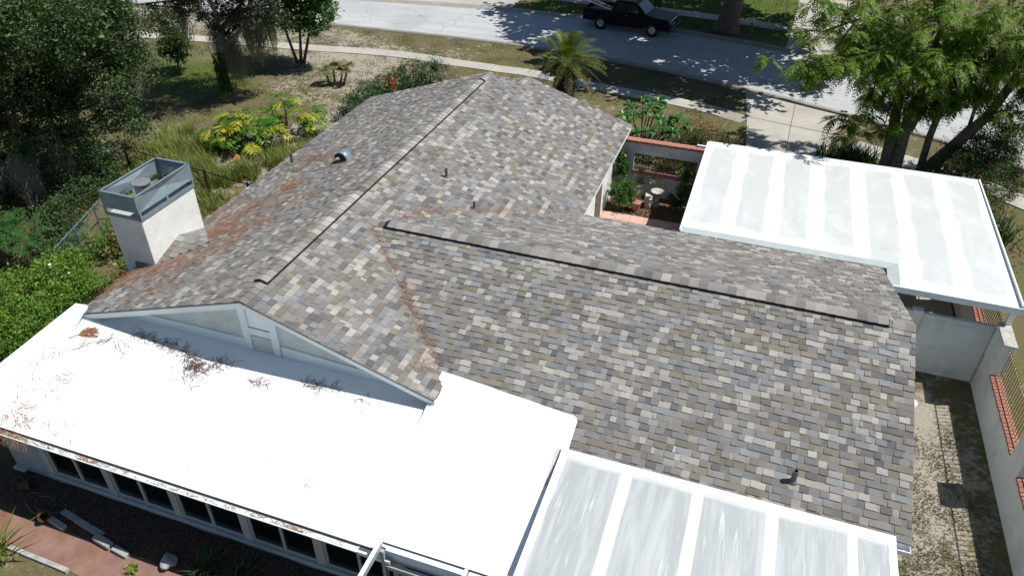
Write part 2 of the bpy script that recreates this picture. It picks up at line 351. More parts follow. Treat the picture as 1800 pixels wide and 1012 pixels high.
def np_mesh(name, verts, quads, mats, parent=None, midx=None, smooth=False):
    """fast mesh: verts (N,3), quads (M,k)"""
    off = np.array(ROOT[parent.name]) if parent is not None else np.zeros(3)
    verts = np.asarray(verts, np.float32)-off.astype(np.float32)
    quads = np.asarray(quads, np.int32); k = quads.shape[1]
    me = bpy.data.meshes.new(name)
    me.vertices.add(len(verts)); me.vertices.foreach_set('co', verts.ravel())
    me.loops.add(quads.size); me.loops.foreach_set('vertex_index', quads.ravel())
    me.polygons.add(len(quads)); me.polygons.foreach_set('loop_start', np.arange(0, quads.size, k, dtype=np.int32))
    if not isinstance(mats, (list, tuple)): mats = [mats]
    for m_ in mats: me.materials.append(m_)
    if midx is not None: me.polygons.foreach_set('material_index', np.asarray(midx, np.int32))
    if smooth: me.polygons.foreach_set('use_smooth', np.ones(len(quads), bool))
    me.update(calc_edges=True); me.validate()
    o = link(bpy.data.objects.new(name, me))
    if parent is not None: o.parent = parent; ROOT[o.name] = Vector(off)
    else: ROOT[o.name] = Vector((0, 0, 0))
    return o
def structure(o): o['kind'] = 'structure'; return o

# ---- foliage primitives (numpy)
def unit(n, rng): v = rng.normal(size=(n, 3)); return v/np.linalg.norm(v, axis=1, keepdims=True)
def leaves(pos, size, rng, aspect=0.5, upbias=0.4, fold=0.15):
    n = len(pos); nr = unit(n, rng); nr[:, 2] = np.abs(nr[:, 2])+upbias; nr /= np.linalg.norm(nr, axis=1, keepdims=True)
    t = unit(n, rng); t -= nr*(t*nr).sum(1, keepdims=True); t /= np.linalg.norm(t, axis=1, keepdims=True); b = np.cross(nr, t)
    L = (size*rng.uniform(0.5, 1.0, n)*rng.choice([.8, 1.0, 1.2, 1.7], n, p=[.25, .35, .3, .1])*1.15)[:, None]
    p0 = pos-t*L*0.5; p2 = pos+t*L*0.5; sd = b*L*aspect*0.5; lift = nr*L*fold
    p1 = pos+sd+lift-t*L*0.05; p3 = pos-sd+lift-t*L*0.05
    V = np.stack([p0, p1, p2, p3], 1).reshape(-1, 3)
    return V, np.arange(n*4).reshape(-1, 4)
def clump_points(blobs, n, rng, sub=0.45, shell=0.55, per=55):
    """blobs: (cx,cy,cz,rx,ry,rz); leaf points in small sub-clumps through each blob's outer volume"""
    vol = np.array([b[3]*b[4]*b[5] for b in blobs])**0.8; w = vol/vol.sum(); out = []
    for b, wi in zip(blobs, w):
        m = int(n*wi); ns = max(3, m//per)
        d = unit(ns, rng); r = shell+(1-shell)*rng.random(ns)**0.6
        c = d*r[:, None]*np.array(b[3:6])*rng.uniform(.85, 1.12, (ns, 1))+np.array(b[:3])
        s = sub*rng.uniform(0.5, 1.25, ns)
        idx = rng.integers(0, ns, m)
        p = c[idx]+rng.normal(size=(m, 3))*s[idx][:, None]*np.array([.55, .55, .38])
        out.append(p)
    p = np.concatenate(out); return p[p[:, 2] > 0.03]
def foliage(name, blobs, n, size, material, parent, rng, sub=0.45, shell=0.5, aspect=0.5, per=55, upbias=.4):
    p = clump_points(blobs, n, rng, sub, shell, per)
    V, Q = leaves(p, size, rng, aspect, upbias)
    return np_mesh(name, V, Q, material, parent)
def blades(base, height, width, lean, rng, seg=3, droop=0.5, az=None):
    """curved grass blades / strap leaves"""
    n = len(base); az = rng.uniform(0, 2*np.pi, n) if az is None else az
    d = np.stack([np.cos(az), np.sin(az), np.zeros(n)], 1); sd = np.stack([-np.sin(az), np.cos(az), np.zeros(n)], 1)
    h = height*rng.uniform(.6, 1.2, n); le = lean*rng.uniform(.4, 1.3, n); V = []
    for i in range(seg+1):
        t = i/seg; z = h*(t-droop*t*t*le*0.5); x = h*le*t**1.7
        c = base+d*x[:, None]; c = c.copy(); c[:, 2] += z
        w = (width*(1-t**1.5)*0.5+0.0015)*np.ones(n)
        V += [c-sd*w[:, None], c+sd*w[:, None]]
    V = np.stack(V, 1); m = V.shape[1]; Q = []
    for i in range(seg): Q.append(np.array([2*i, 2*i+1, 2*i+3, 2*i+2]))
    Q = np.stack(Q, 0)[None]+(np.arange(n)*m)[:, None, None]
    return V.reshape(-1, 3), Q.reshape(-1, 4)
def strands(p0, p1, w, rng, sag=None, nrm=(0, 0, 1)):
    """thin needles lying on a surface: quads with a little bend (2 segments)"""
    n = len(p0); d = p1-p0; sd = np.cross(d, np.array(nrm)); sd /= (np.linalg.norm(sd, axis=1, keepdims=True)+1e-9)
    mid = (p0+p1)/2+sd*(rng.normal(size=(n, 1))*0.18*np.linalg.norm(d, axis=1, keepdims=True))
    ww = (w*rng.uniform(.6, 1.3, n))[:, None]*0.5
    V = np.stack([p0-sd*ww, p0+sd*ww, mid-sd*ww, mid+sd*ww, p1-sd*ww, p1+sd*ww], 1)
    Q = np.array([[0, 1, 3, 2], [2, 3, 5, 4]])[None]+(np.arange(n)*6)[:, None, None]
    return V.reshape(-1, 3), Q.reshape(-1, 4)
def merge(parts):
    V = []; Q = []; n = 0
    for v, q in parts: V.append(v); Q.append(q+n); n += len(v)
    return np.concatenate(V), np.concatenate(Q)

# ================================================================== SETTING
def spline(pts, step=1.0):
    pts = [np.array(p, float) for p in pts]; out = []
    for i in range(len(pts)-1):
        p0 = pts[max(i-1, 0)]; p1 = pts[i]; p2 = pts[i+1]; p3 = pts[min(i+2, len(pts)-1)]
        n = max(2, int(np.linalg.norm(p2-p1)/step))
        for k in range(n):
            t = k/n; out.append(0.5*((2*p1)+(-p0+p2)*t+(2*p0-5*p1+4*p2-p3)*t*t+(-p0+3*p1-3*p2+p3)*t**3))
    out.append(pts[-1]); return np.array(out)
def offset(line, d):
    t = np.gradient(line, axis=0); t /= np.linalg.norm(t, axis=1, keepdims=True)
    return line+np.stack([-t[:, 1], t[:, 0]], 1)*d
def ribbon(a, b, z, mb=None):
    mb = mb or MB(); n = len(a)
    vs = [(p[0], p[1], z) for p in a]+[(p[0], p[1], z) for p in b]
    mb.add(vs, [(i, i+1, n+i+1, n+i) for i in range(n-1)]); return mb
# ground sheet
gx = np.concatenate([[-400, -250, -150, -100, -75, -60], np.arange(-50, 30, .7), [35, 45, 60, 90, 150, 250, 400]])
gy = np.concatenate([[-150, -80, -40, -20, -10], np.arange(-4, 62, .7), [66, 75, 90, 120, 180, 280, 450]])
X, Y = np.meshgrid(gx, gy); nx, ny = len(gx), len(gy)
V = np.stack([X.ravel(), Y.ravel(), np.zeros(X.size)], 1)
ii = np.arange(nx*ny).reshape(ny, nx)
Q = np.stack([ii[:-1, :-1].ravel(), ii[:-1, 1:].ravel(), ii[1:, 1:].ravel(), ii[1:, :-1].ravel()], 1)
ground = structure(np_mesh('ground', V, Q, M['ground']))
def blob(cx, cy, rx, ry, p=1.0): return np.exp(-(((V[:, 0]-cx)/rx)**2+((V[:, 1]-cy)/ry)**2)**p)
green = np.clip(0.9*blob(-27, 29, 4, 2.6)+0.35*blob(-30, 35.5, 6, 1.5)+0.85*((V[:, 1] > 45.2)*(V[:, 0] > -15.5)*(V[:, 0] < 2.5))+0.5*blob(-19, 18, 3.2, 4)+0.15*blob(-13, 36.5, 5, 1.2)+0.25*blob(8, 46, 6, 4)
                +0.35*blob(8.5, 24, 1.3, 5)+0.25*blob(-2, 36, 2, 1.5)+0.3*blob(5.2, 11, .5, 2.5)+0.12*blob(-24, 37.2, 4, 1.0)+.05*blob(-7, 36.5, 4, 1.5), 0, 1)
sandw = np.clip(0.30+0.30*blob(-20.5, 30, 4.0, 3)+0.42*blob(-21, 34, 5, 1.3)+0.5*blob(5.2, 13.8, 1.0, 4)+0.30*blob(-17, 26, 2, 3)+0.38*blob(-30, 37, 12, 2)-0.15*blob(-13.5, 37.5, 5, 1.5)-0.25*blob(-24, 28, 4, 3)+0.3*blob(-19.5, 22, 2.5, 2.5)
                -0.3*blob(8.5, 25, 2.5, 6), 0, 1)
litw = np.clip(0.85*blob(-16.2, 13.2, 1.7, 2.2)+0.9*blob(-24, 14, 4, 5)+1.2*blob(-9.5, 6.6, 6, .9)+0.8*blob(-3, 23.8, 2.5, 1.2)+.5*blob(-20, 22.5, 2, 1)+.9*blob(-2.7, 45.8, 2, 1.2)+.5*blob(-3, 27.5, 3.5, 2.2)+0.5*blob(6.2, 12, .45, 8), 0, 1)
ca = ground.data.color_attributes.new('zone', 'FLOAT_COLOR', 'POINT')
ca.data.foreach_set('color', np.stack([green, sandw, litw, np.ones(len(V))], 1).astype(np.float32).ravel())
# road between two kerb lines
near_l = spline([(-90,31),(-60,35.2),(-40,38.2),(-24.5,39.25),(-13.8,39.5),(-7,38.7),(-1,37.05),(4.1,35.2),(7,34.0),(9.8,32.4),(13,29.3),(17.5,22),(20,10),(21,-10)], 1.5)
far_l = spline([(-90,37),(-60,41),(-40,43.8),(-26,44.9),(-16.7,45.9),(-8.2,45.6),(-1.4,44.4),(3.4,42.9),(8,42),(12,41),(18,37),(25,28),(28,12),(29,-10)], 1.5)
def resamp(l, n):
    d = np.concatenate([[0], np.cumsum(np.linalg.norm(np.diff(l, axis=0), axis=1))]); t = np.linspace(0, d[-1], n)
    return np.stack([np.interp(t, d, l[:, 0]), np.interp(t, d, l[:, 1])], 1)
structure(build('road', ribbon(resamp(near_l, 90), resamp(far_l, 90), 0.006), M['road']))
def kerb(name, line, side):
    mb = MB(); n = len(line); prof = [(-.30, .012), (-.12, .02), (0.0, .06), (.13, .115), (.22, .11), (.24, -.02)]
    rows = [np.column_stack([offset(line, side*d), np.full(n, z)]) for d, z in prof]
    vs = [tuple(p) for r in rows for p in r]
    mb.add(vs, [(j*n+i, j*n+i+1, (j+1)*n+i+1, (j+1)*n+i) for j in range(len(prof)-1) for i in range(n-1)])
    return structure(build(name, mb, M['kerb'], smooth=True))
kerb('kerb', near_l, -1); kerb('kerb', far_l, 1)
# sidewalks: separate slabs along a curve
def sidewalk(name, pts, width, slab=1.52, top=0.035, matr='concrete'):
    line = spline(pts, 0.3); L = np.concatenate([[0], np.cumsum(np.linalg.norm(np.diff(line, axis=0), axis=1))])
    n = int(L[-1]/slab); root = structure(build(name, ribbon(offset(line, width/2-.02), offset(line, -width/2+.02), 0.010), M['kerb']))
    for i in range(n):
        t = np.linspace(i*slab+.012, (i+1)*slab-.012, 4); c = np.stack([np.interp(t, L, line[:, 0]), np.interp(t, L, line[:, 1])], 1)
        a = offset(c, width/2); b_ = offset(c, -width/2); poly = [tuple(p) for p in b_]+[tuple(p) for p in a[::-1]]
        dz = RNG.uniform(-.008, .008)
        build('slab', MB().prism(poly, -0.03, top+dz), M[matr], root)
    return root
sidewalk('sidewalk', [(-45,31.8),(-33,33.8),(-28,34.5),(-23.6,35.05),(-19,35.7),(-15.5,35.52),(-13,35.45),(-11.4,35.42),(-8,34.8),(-6.2,34.5),(-4,34.2),(-2,33.7),(-.45,33.1)], .95)
sidewalk('sidewalk', [(4.1,31.9),(7,30.5),(9.7,28.9),(12.4,26.2),(15,21)], 1.15)
sidewalk('far_sidewalk', [(-15,49.9),(-6,49.2),(-1.4,48.5),(.7,48.1)], 1.2)
sidewalk('far_sidewalk', [(5.2,47.2),(10,46.6),(16,44.5)], 1.2)
def drive(name, polys, top=.03):
    root = structure(build(name, MB().prism(polys[0], -.04, .004), M['kerb']))
    for p in polys: build('slab', MB().prism(p, -.05, top+RNG.uniform(-.004, .004)), M['concrete'], root)
    return root
g_ = .012
drive('driveway', [[(-.72,36.55),(-.42,33.5),(1.5-g_,33.1),(1.6-g_,35.75)], [(1.5+g_,33.1),(3.42,32.75),(3.95,34.95),(1.6+g_,35.75)],
                   [(-.40,33.46),(-.12,29.6),(1.4-g_,29.6),(1.5-g_,33.06)], [(1.4+g_,29.6),(2.7,29.6),(3.40,32.7),(1.5+g_,33.06)],
                   [(-.12,29.56),(-.1,25.2),(1.4-g_,25.2),(1.4-g_,29.56)], [(1.4+g_,25.2),(2.9,25.2),(2.7,29.56),(1.4+g_,29.56)]])
drive('carport_floor', [[(-1.0,18.2),(2.7-g_,18.2),(2.7-g_,21.6),(-1.0,21.6)], [(2.7+g_,17.6),(6.55,17.6),(6.55,21.6),(2.7+g_,21.6)],
                        [(-1.0,21.63),(2.7-g_,21.63),(2.7-g_,25.15),(-1.0,25.15)], [(2.7+g_,21.63),(6.55,21.63),(6.55,25.15),(2.7+g_,25.15)]])
drive('far_driveway', [[(.75,44.0),(4.1,43.0),(4.9,46.6),(.95,47.6)], [(.95,47.65),(4.9,46.65),(5.2,56),(1.2,56)]])
drive('far_driveway', [[(-24.5,45.35),(-16.2,46.3),(-16.4,49.6),(-24.5,49.6)], [(-24.5,49.65),(-16.4,49.65),(-16.5,60),(-24.5,60)]])

# ================================================================== HOUSE
xa, y0, y1, zrA, pa = -9.159, 9.605, 23.998, 4.117, 0.3263
wL, wR1, wR2 = 4.887, 4.240, 5.031
xE, yE = -8.073, 24.968
xB1, yB, zrB, pB, wB, wBf = 3.864, 13.738, 3.885, 0.3196, 4.334, 4.487
house = thing('house', 'single storey house under a patchwork grey and tan shingle roof with two ridges', 'house', (-3, 14, 0))
# walls
def wallpart(name, mb, m_): return build(name, mb, M[m_], house)
wallpart('wall', MB().box(-13.6, -13.42, 9.95, 23.6, 0, 2.6), 'wall_stucco')
wallpart('wall', MB().box(-4.68, -4.5, 17.8, 24.5, 0, 2.5), 'wall_stucco')
wallpart('wall', MB().extrude([(-13.42,23.6,0),(-4.68,23.6,0),(-4.68,23.6,2.5),(xa,23.6,zrA-.1),(-13.42,23.6,2.6)], (0, -.18, 0)), 'wall_stucco')
wallpart('wall', MB().extrude([(3.4,9.9,0),(3.4,17.8,0),(3.4,17.8,2.45),(3.4,yB,zrB-.1),(3.4,9.9,2.5)], (-.18, 0, 0)), 'wall_stucco')
wallpart('wall', MB().box(-2.2, 3.2, 9.9, 10.08, 0, 2.5), 'wall_stucco')
wallpart('wall', MB().box(-4.5, 3.2, 17.6, 17.78, 0, 2.4), 'wall_stucco')
# near gable wall over the white roof
gz = 2.3
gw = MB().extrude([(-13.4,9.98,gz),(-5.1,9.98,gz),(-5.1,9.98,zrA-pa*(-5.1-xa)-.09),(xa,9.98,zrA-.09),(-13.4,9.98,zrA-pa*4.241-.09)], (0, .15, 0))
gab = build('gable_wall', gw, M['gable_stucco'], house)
def roofzA(x): return zrA-pa*abs(x-xa)
def board(x0, x1, z0a, z0b, z1a, z1b, y=9.98, t=.035, m_='trim_paint', nm='trim_board'):
    P = [(x0,y,z0a),(x1,y,z0b),(x1,y,z1b),(x0,y,z1a)]
    return build(nm, MB().extrude(P, (0, -t, 0)), M[m_], gab)
board(-13.0, -9.62, gz, gz, roofzA(-13.0)-.14 if roofzA(-13.0)-.14 < 2.78 else 2.78, 2.78, nm='base_board')
board(-8.68, -5.5, gz, gz, 2.80, 2.66, nm='base_board')
board(-9.60, -9.42, 2.5, 2.5, roofzA(-9.6)-.13, roofzA(-9.42)-.13, t=.05)
board(-8.88, -8.70, 2.5, 2.5, roofzA(-8.88)-.13, roofzA(-8.70)-.13, t=.05)
board(-9.415, -8.885, 2.95, 2.95, 3.13, 3.13, t=.045)
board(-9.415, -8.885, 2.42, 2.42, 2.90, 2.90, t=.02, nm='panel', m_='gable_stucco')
board(-9.415, -8.885, 3.14, 3.14, 3.70, 3.70, t=.015, m_='white_paint', nm='panel')
# rake fascias: white boards under the shingle edge, with a stepped drip moulding
def rake(xs, xe, zfun, yv, sgn, h=.19):
    P = [(xs, yv, zfun(xs)-h), (xe, yv, zfun(xe)-h), (xe, yv, zfun(xe)-.012), (xs, yv, zfun(xs)-.012)]
    build('rake_fascia', MB().extrude(P, (0, sgn*.03, 0)), M['trim_paint'], house)
    P = [(xs, yv-sgn*.002, zfun(xs)-.075), (xe, yv-sgn*.002, zfun(xe)-.075), (xe, yv-sgn*.002, zfun(xe)-.014), (xs, yv-sgn*.002, zfun(xs)-.014)]
    build('rake_moulding', MB().extrude(P, (0, -sgn*.022, 0)), M['white_paint'], house)
rake(xa-wL, xa, roofzA, y0+.03, 1); rake(xa, xa+wR1, roofzA, y0+.03, 1)
# soffits
build('soffit', MB().add([(xa-wL,y0+.06,roofzA(xa-wL)-.15),(xa,y0+.06,zrA-.15),(xa,9.98,zrA-.15),(xa-wL,9.98,roofzA(xa-wL)-.15)], [(0,1,2,3)]).add([(xa,y0+.06,zrA-.15),(xa+wR1,y0+.06,roofzA(xa+wR1)-.15),(xa+wR1,9.98,roofzA(xa+wR1)-.15),(xa,9.98,zrA-.15)], [(0,1,2,3)]), M['trim_paint'], house)
# eave fascias
build('eave_fascia', MB().box(xa-wL+.01, xa-wL+.05, y0+.05, y1-.02, 2.34, 2.51), M['white_paint'], house)
zr2 = zrA-pa*wR2
build('eave_fascia', MB().box(xa+wR2-.05, xa+wR2-.01, 18.3, yE-.02, zr2-.17, zr2-.012), M['white_paint'], house)
zfB = zrB-pB*wBf
build('eave_fascia', MB().box(-4.3, xB1-.02, yB+wBf-.05, yB+wBf-.01, zfB-.17, zfB-.012), M['white_paint'], house)
build('eave_fascia', MB().box(-2.1, xB1-.02, yB-wB+.01, yB-wB+.05, 2.33, 2.488), M['white_paint'], house)
# B rake fascia (right end)
for sgn, w_ in ((-1, wB), (1, wBf)):
    P = [(xB1-.03, yB, zrB-.20), (xB1-.03, yB+sgn*w_, zrB-pB*w_-.20), (xB1-.03, yB+sgn*w_, zrB-pB*w_-.014), (xB1-.03, yB, zrB-.014)]
    build('rake_fascia', MB().extrude(P, (.02, 0, 0)), M['white_paint'], house)
# ---- roof decks (thin boards below the shingles)
roof = None
def deck(poly, nm='roof_deck'):
    return build(nm, MB().extrude(poly, (0, 0, -.035)), M['deck'], house)
zA = lambda x: zrA-pa*abs(x-xa)-.004
zB = lambda y: zrB-pB*abs(y-yB)-.004
dA_l = deck([(xa-wL+.01,y0+.01,zA(xa-wL)),(xa,y0+.01,zA(xa)),(xa,y1-.01,zA(xa)),(xa-wL+.01,y1-.01,zA(xa-wL))])
dA_r = deck([(xa,y0+.01,zA(xa)),(xa+wR1-.01,y0+.01,zA(xa+wR1)),(xa+wR1-.01,11.2,zA(xa+wR1)),(xa+2.2,12.8,zA(xa+2.2)),(xa+2.2,15.2,zA(xa+2.2)),(xa+wR2-.01,18.5,zA(xa+wR2)),(xa+wR2-.01,yE-.01,zA(xa+wR2)),(xE,yE-.01,zA(xE)),(xE,y1-.01,zA(xE)),(xa,y1-.01,zA(xa))])
zE_l = lambda x: zA(xE)-pa*abs(x-xE)
dE = deck([(xE-1.3,yE-.01,zE_l(xE-1.3)),(xE-1.3,y1-.1,zE_l(xE-1.3)),(xE,y1-.1,zA(xE)),(xE,yE-.01,zA(xE))])
xv = -8.6
dB_n = deck([(xv,yB,zB(yB)),(-4.6,yB-wB+.2,zB(yB-wB+.2)),(-4.6,yB-wB+.01,zB(yB-wB)),(xB1-.01,yB-wB+.01,zB(yB-wB)),(xB1-.01,yB,zB(yB))])
dB_f = deck([(xv,yB,zB(yB)),(xB1-.01,yB,zB(yB)),(xB1-.01,yB+wBf-.01,zB(yB+wBf)),(-4.2,yB+wBf-.01,zB(yB+wBf))])
# ---- shingles
EXPO = 0.143; WIDTHS = [0.06, 0.115, 0.155, 0.19, 0.235]; WPROB = [.07, .18, .34, .29, .12]
ALL = []          # (origin, udir, vdir, ndir, u0, u1, v0, v1, mat, raised, deckobj)
def slope(name, O, U, Vd, u0, u1, vlen, keep, rng, dk):
    """O: eave start; U: unit along eave; Vd: unit up-slope"""
    O = Vector(O); U = Vector(U).normalized(); Vd = Vector(Vd).normalized(); N = U.cross(Vd).normalized()
    if N.z < 0: N = -N
    nrow = int(math.ceil(vlen/EXPO)); prev = None
    for r in range(nrow):
        v0 = r*EXPO-.012; u = u0-rng.uniform(0, .2); last = -1; run = 0
        v1 = min(v0+EXPO+.05, vlen)
        raised = rng.random() < .5; bl = SH_BLEND[rng.choice(5, p=SH_BW)]; nxt = u0+rng.uniform(.1, 1.0)
        while u < u1-1e-4:
            w = rng.choice(WIDTHS, p=WPROB); raised = not raised if rng.random() < .8 else raised
            ua, ub = max(u, u0), min(u+w, u1)
            if rng.random() < .04 and last >= 0: mi = last
            else: mi = int(rng.choice(bl[0], p=bl[1]))
            last = mi
            if ub-ua > .008:
                uc = (ua+ub)/2; P = O+U*uc+Vd*(v0+EXPO*.5)
                if keep(P): ALL.append((O, U, Vd, N, ua, ub, v0, v1, mi, raised, dk))
            u += w
            if u > nxt: bl = SH_BLEND[rng.choice(5, p=SH_BW)]; nxt += rng.uniform(.7, 1.05)
rs = np.random.default_rng(5)
c_ = math.sqrt(1+pa*pa); cB = math.sqrt(1+pB*pB)
LB = wB*cB; LBf = wBf*cB; LL = wL*c_; LR = wR2*c_
# valley tests: on A's right slope drop tabs that lie inside wing B, on B drop tabs inside A
def inB(x, y): return (zrB-pB*abs(y-yB)) - (zrA-pa*(x-xa))
keepAr = lambda P: inB(P.x, P.y) < 0.06 and not (P.x > xa+wR1 and P.y < 12) and not (P.y > y1 and P.x < xE) and P.y < yE
keepB = lambda P: inB(P.x, P.y) > -0.06
slope('A_left', (xa-wL, y1, zrA-pa*wL), (0, -1, 0), (1, 0, pa), 0, y1-y0, LL, lambda P: True, rs, dA_l)
slope('A_right', (xa+wR2, y0, zrA-pa*wR2), (0, 1, 0), (-1, 0, pa), 0, yE-y0, LR, keepAr, rs, dA_r)
slope('ext_left', (xE-1.2, yE, zA(xE)+.004-pa*1.2), (0, -1, 0), (1, 0, pa), 0, yE-y1+.3, 1.2*c_, lambda P: True, rs, dE)
slope('B_near', (-9.5, yB-wB, zrB-pB*wB), (1, 0, 0), (0, 1, pB), 0, xB1+9.5, LB, keepB, rs, dB_n)
slope('B_far', (xB1, yB+wBf, zrB-pB*wBf), (-1, 0, 0), (0, -1, pB), 0, xB1+9.5, LBf, keepB, rs, dB_f)
def to_px(P):
    d = P-Vector((0, 0, CAMZ)); z = d.dot(fw); return 900+FPX*d.dot(r2)/z, 506-FPX*d.dot(u2)/z, z
score = []
for i, s in enumerate(ALL):
    O, U, Vd, N, ua, ub, va, vb, mi, ra, dk = s
    P = O+U*((ua+ub)/2)+Vd*(va+.07); x, y, z = to_px(P)
    full = abs((ub-ua)-min(WIDTHS, key=lambda w: abs(w-(ub-ua)))) < 1e-6
    vis = (0 < x < 1800 and 0 < y < 1012) and not (P.y < 9.62 and -2.2 < P.x < 3.6) and not (P.y < 10.45 and P.x < -2.0 and dk is dB_n)
    if full and vis and dk is not dE:
        d = (Vector((0, 0, CAMZ))-P).normalized(); score.append((-(ub-ua)*abs(N.dot(d))/z**2, i))
score.sort(); single = set(i for _, i in score[:300])
def tab_geo(w, va, vb, ra):
    h = 0.009+(0.014 if ra else 0.0); L = vb-va
    return ([(0,0,-.004),(w,0,-.004),(w,0,h),(0,0,h),(w,L,.001),(0,L,.001),(w,L,-.004),(0,L,-.004)], [(0,1,2,3),(3,2,4,5),(1,6,4,2),(0,3,5,7),(5,4,6,7)])
tabmesh = {}
SV = []; SF = []; SM = []
for i, (O, U, Vd, N, ua, ub, va, vb, mi, ra, dk) in enumerate(ALL):
    vs_, fs_ = tab_geo(ub-ua, va, vb, ra)
    B0 = O+U*ua+Vd*va
    if i in single:
        key = (round(ub-ua, 4), mi, ra, round(vb-va, 3))
        if key not in tabmesh:
            me = bpy.data.meshes.new('shingle'); me.from_pydata(vs_, [], fs_); me.materials.append(SHM[mi]); me.update(); tabmesh[key] = me
        o = link(bpy.data.objects.new('shingle', tabmesh[key])); o.parent = dk
        mw = Matrix(((U.x,Vd.x,N.x,B0.x),(U.y,Vd.y,N.y,B0.y),(U.z,Vd.z,N.z,B0.z),(0,0,0,1)))
        if U.cross(Vd).dot(N) < 0: mw = Matrix(((U.x,Vd.x,N.x,B0.x),(U.y,Vd.y,N.y,B0.y),(U.z,Vd.z,N.z,B0.z),(0,0,0,1)))
        o.matrix_basis = Matrix.Translation(-ROOT[dk.name]) @ mw
    else:
        n = len(SV); SV.extend([tuple(B0+U*p[0]+Vd*p[1]+N*p[2]) for p in vs_]); SF.extend([tuple(k+n for k in f) for f in fs_]); SM.extend([mi]*len(fs_))
mb = MB(); mb.v = SV; mb.f = SF; mb.m = SM
so = build('shingles', mb, SHM, dB_n); so['kind'] = 'stuff'
# ---- ridge caps
def caps(P0, P1, pitch, rng, w=.155, L=.2, lift=.03, parent=None, seq=None):
    P0 = Vector(P0); P1 = Vector(P1); d = (P1-P0); T = d.length; d.normalize(); sd = d.cross(Vector((0, 0, 1))).normalized()
    n = int(T/L)
    for k in range(n):
        a = P0+d*(k*L); b_ = P0+d*((k+1)*L+.03); mb = MB(); rows = []
        for (q, lf) in ((a, lift), (b_, lift-.012)):
            for t, dz in ((-1, -pitch*w), (-.5, -pitch*w*.42), (0, 0.0), (.5, -pitch*w*.42), (1, -pitch*w)):
                rows.append(q+sd*(t*w)+Vector((0, 0, dz*1.0+lf)))
        low = [p-Vector((0, 0, .012)) for p in rows]
        mb.add(rows+low, [(i, i+1, i+6, i+5) for i in range(4)]+[(10+i, 11+i, i+1, i) for i in range(4)]+[(0,5,15,10),(4,14,19,9)]+[(5+i, 6+i, 16+i, 15+i) for i in range(4)])
        mi = int(rng.choice([0, 1, 3, 7, 3, 4, 6, 7, 5], p=[.12,.12,.16,.20,.14,.09,.05,.10,.02]))
        build('ridge_cap', mb, SHM[mi], parent, smooth=False)
def ridge_vent(P0, P1, pitch, parent, w=.155):
    P0 = Vector(P0); P1 = Vector(P1); d = (P1-P0).normalized(); sd = d.cross(Vector((0, 0, 1))).normalized(); mb = MB()
    prof = [(-w, -pitch*w+.003), (-w, -pitch*w+.065), (0, .067), (w, -pitch*w+.065), (w, -pitch*w+.003)]
    for q in (P0, P1): mb.v.extend([tuple(q+sd*t+Vector((0, 0, z))) for t, z in prof])
    mb.f = [(i, i+1, i+6, i+5) for i in range(4)]+[(4, 3, 2, 1, 0), (5, 6, 7, 8, 9)]; mb.m = [0]*6
    v_ = build('ridge_vent', mb, M['black'], parent); return v_
vA = ridge_vent((xa, 10.33, zrA), (xa, 23.15, zrA), pa, dA_l)
vB_ = ridge_vent((-7.98, yB, zrB), (3.36, yB, zrB), pB, dB_n)
caps((xa, 10.35, zrA), (xa, 23.14, zrA), pa, rs, lift=.083, parent=dA_l)
caps((xa, y0-.0, zrA), (xa, 10.33, zrA), pa, rs, lift=.028, L=.175, parent=dA_l)
caps((xa, 23.15, zrA), (xa, y1, zrA), pa, rs, lift=.028, parent=dA_l)
caps((3.34, yB, zrB), (-7.96, yB, zrB), pB, rs, lift=.083, parent=dB_n)
caps((xB1, yB, zrB), (3.34, yB, zrB), pB, rs, lift=.028, parent=dB_n)
caps((-7.96, yB, zrB), (-8.4, yB, zrB), pB, rs, lift=.024, parent=dB_n)
caps((xE, yE, zA(xE)), (xE, 23.9, zA(xE)), pa, rs, lift=.03, parent=dA_r)
# drip edge along left eave and rakes
build('drip_edge', MB().box(xa-wL-.015, xa-wL+.0, y0, y1, 2.495, 2.523), M['white_paint'], house)
for (xs, xe) in ((xa-wL, xa), (xa, xa+wR1)):
    P = [(xs, y0-.012, roofzA(xs)-.03), (xe, y0-.012, roofzA(xe)-.03), (xe, y0-.012, roofzA(xe)+.004), (xs, y0-.012, roofzA(xs)+.004)]
    build('drip_edge', MB().extrude(P, (0, .01, 0)), M['lead'], house)
# pipes and vents
def vent_pipe(x, y, z, h, r=.045, tilt=(0, 0)):
    mb = MB(); t = Vector((tilt[0], tilt[1], 1)).normalized(); a = Vector((x, y, z-.05)); b_ = a+t*(h+.05)
    mb.tube([a, b_], r, 12, cap=False); mb.tube([b_, a+t*(h-.02)], r*.72, 12, cap=True)
    n = len(mb.v); 
    for k in range(12): mb.f.append((12+k, 12+(k+1) % 12, 24+(k+1) % 12, 24+k)); mb.m.append(0)
    p = build('vent_pipe', mb, M['lead'], house, smooth=False)
    fl = MB().lathe((x, y, z-.03), [(r*1.7, 0), (r*1.6, .03), (r*1.2, .06), (r*1.05, .07)], 14)
    build('pipe_boot', fl, M['lead'], p, smooth=True)
vent_pipe(-7.76, 16.88, 3.66, .26); vent_pipe(-6.64, 16.12, 3.30, .20, .04); vent_pipe(-13.46, 17.8, 2.71, .32, .05); vent_pipe(1.9, 9.96, 2.68, .28, .05)
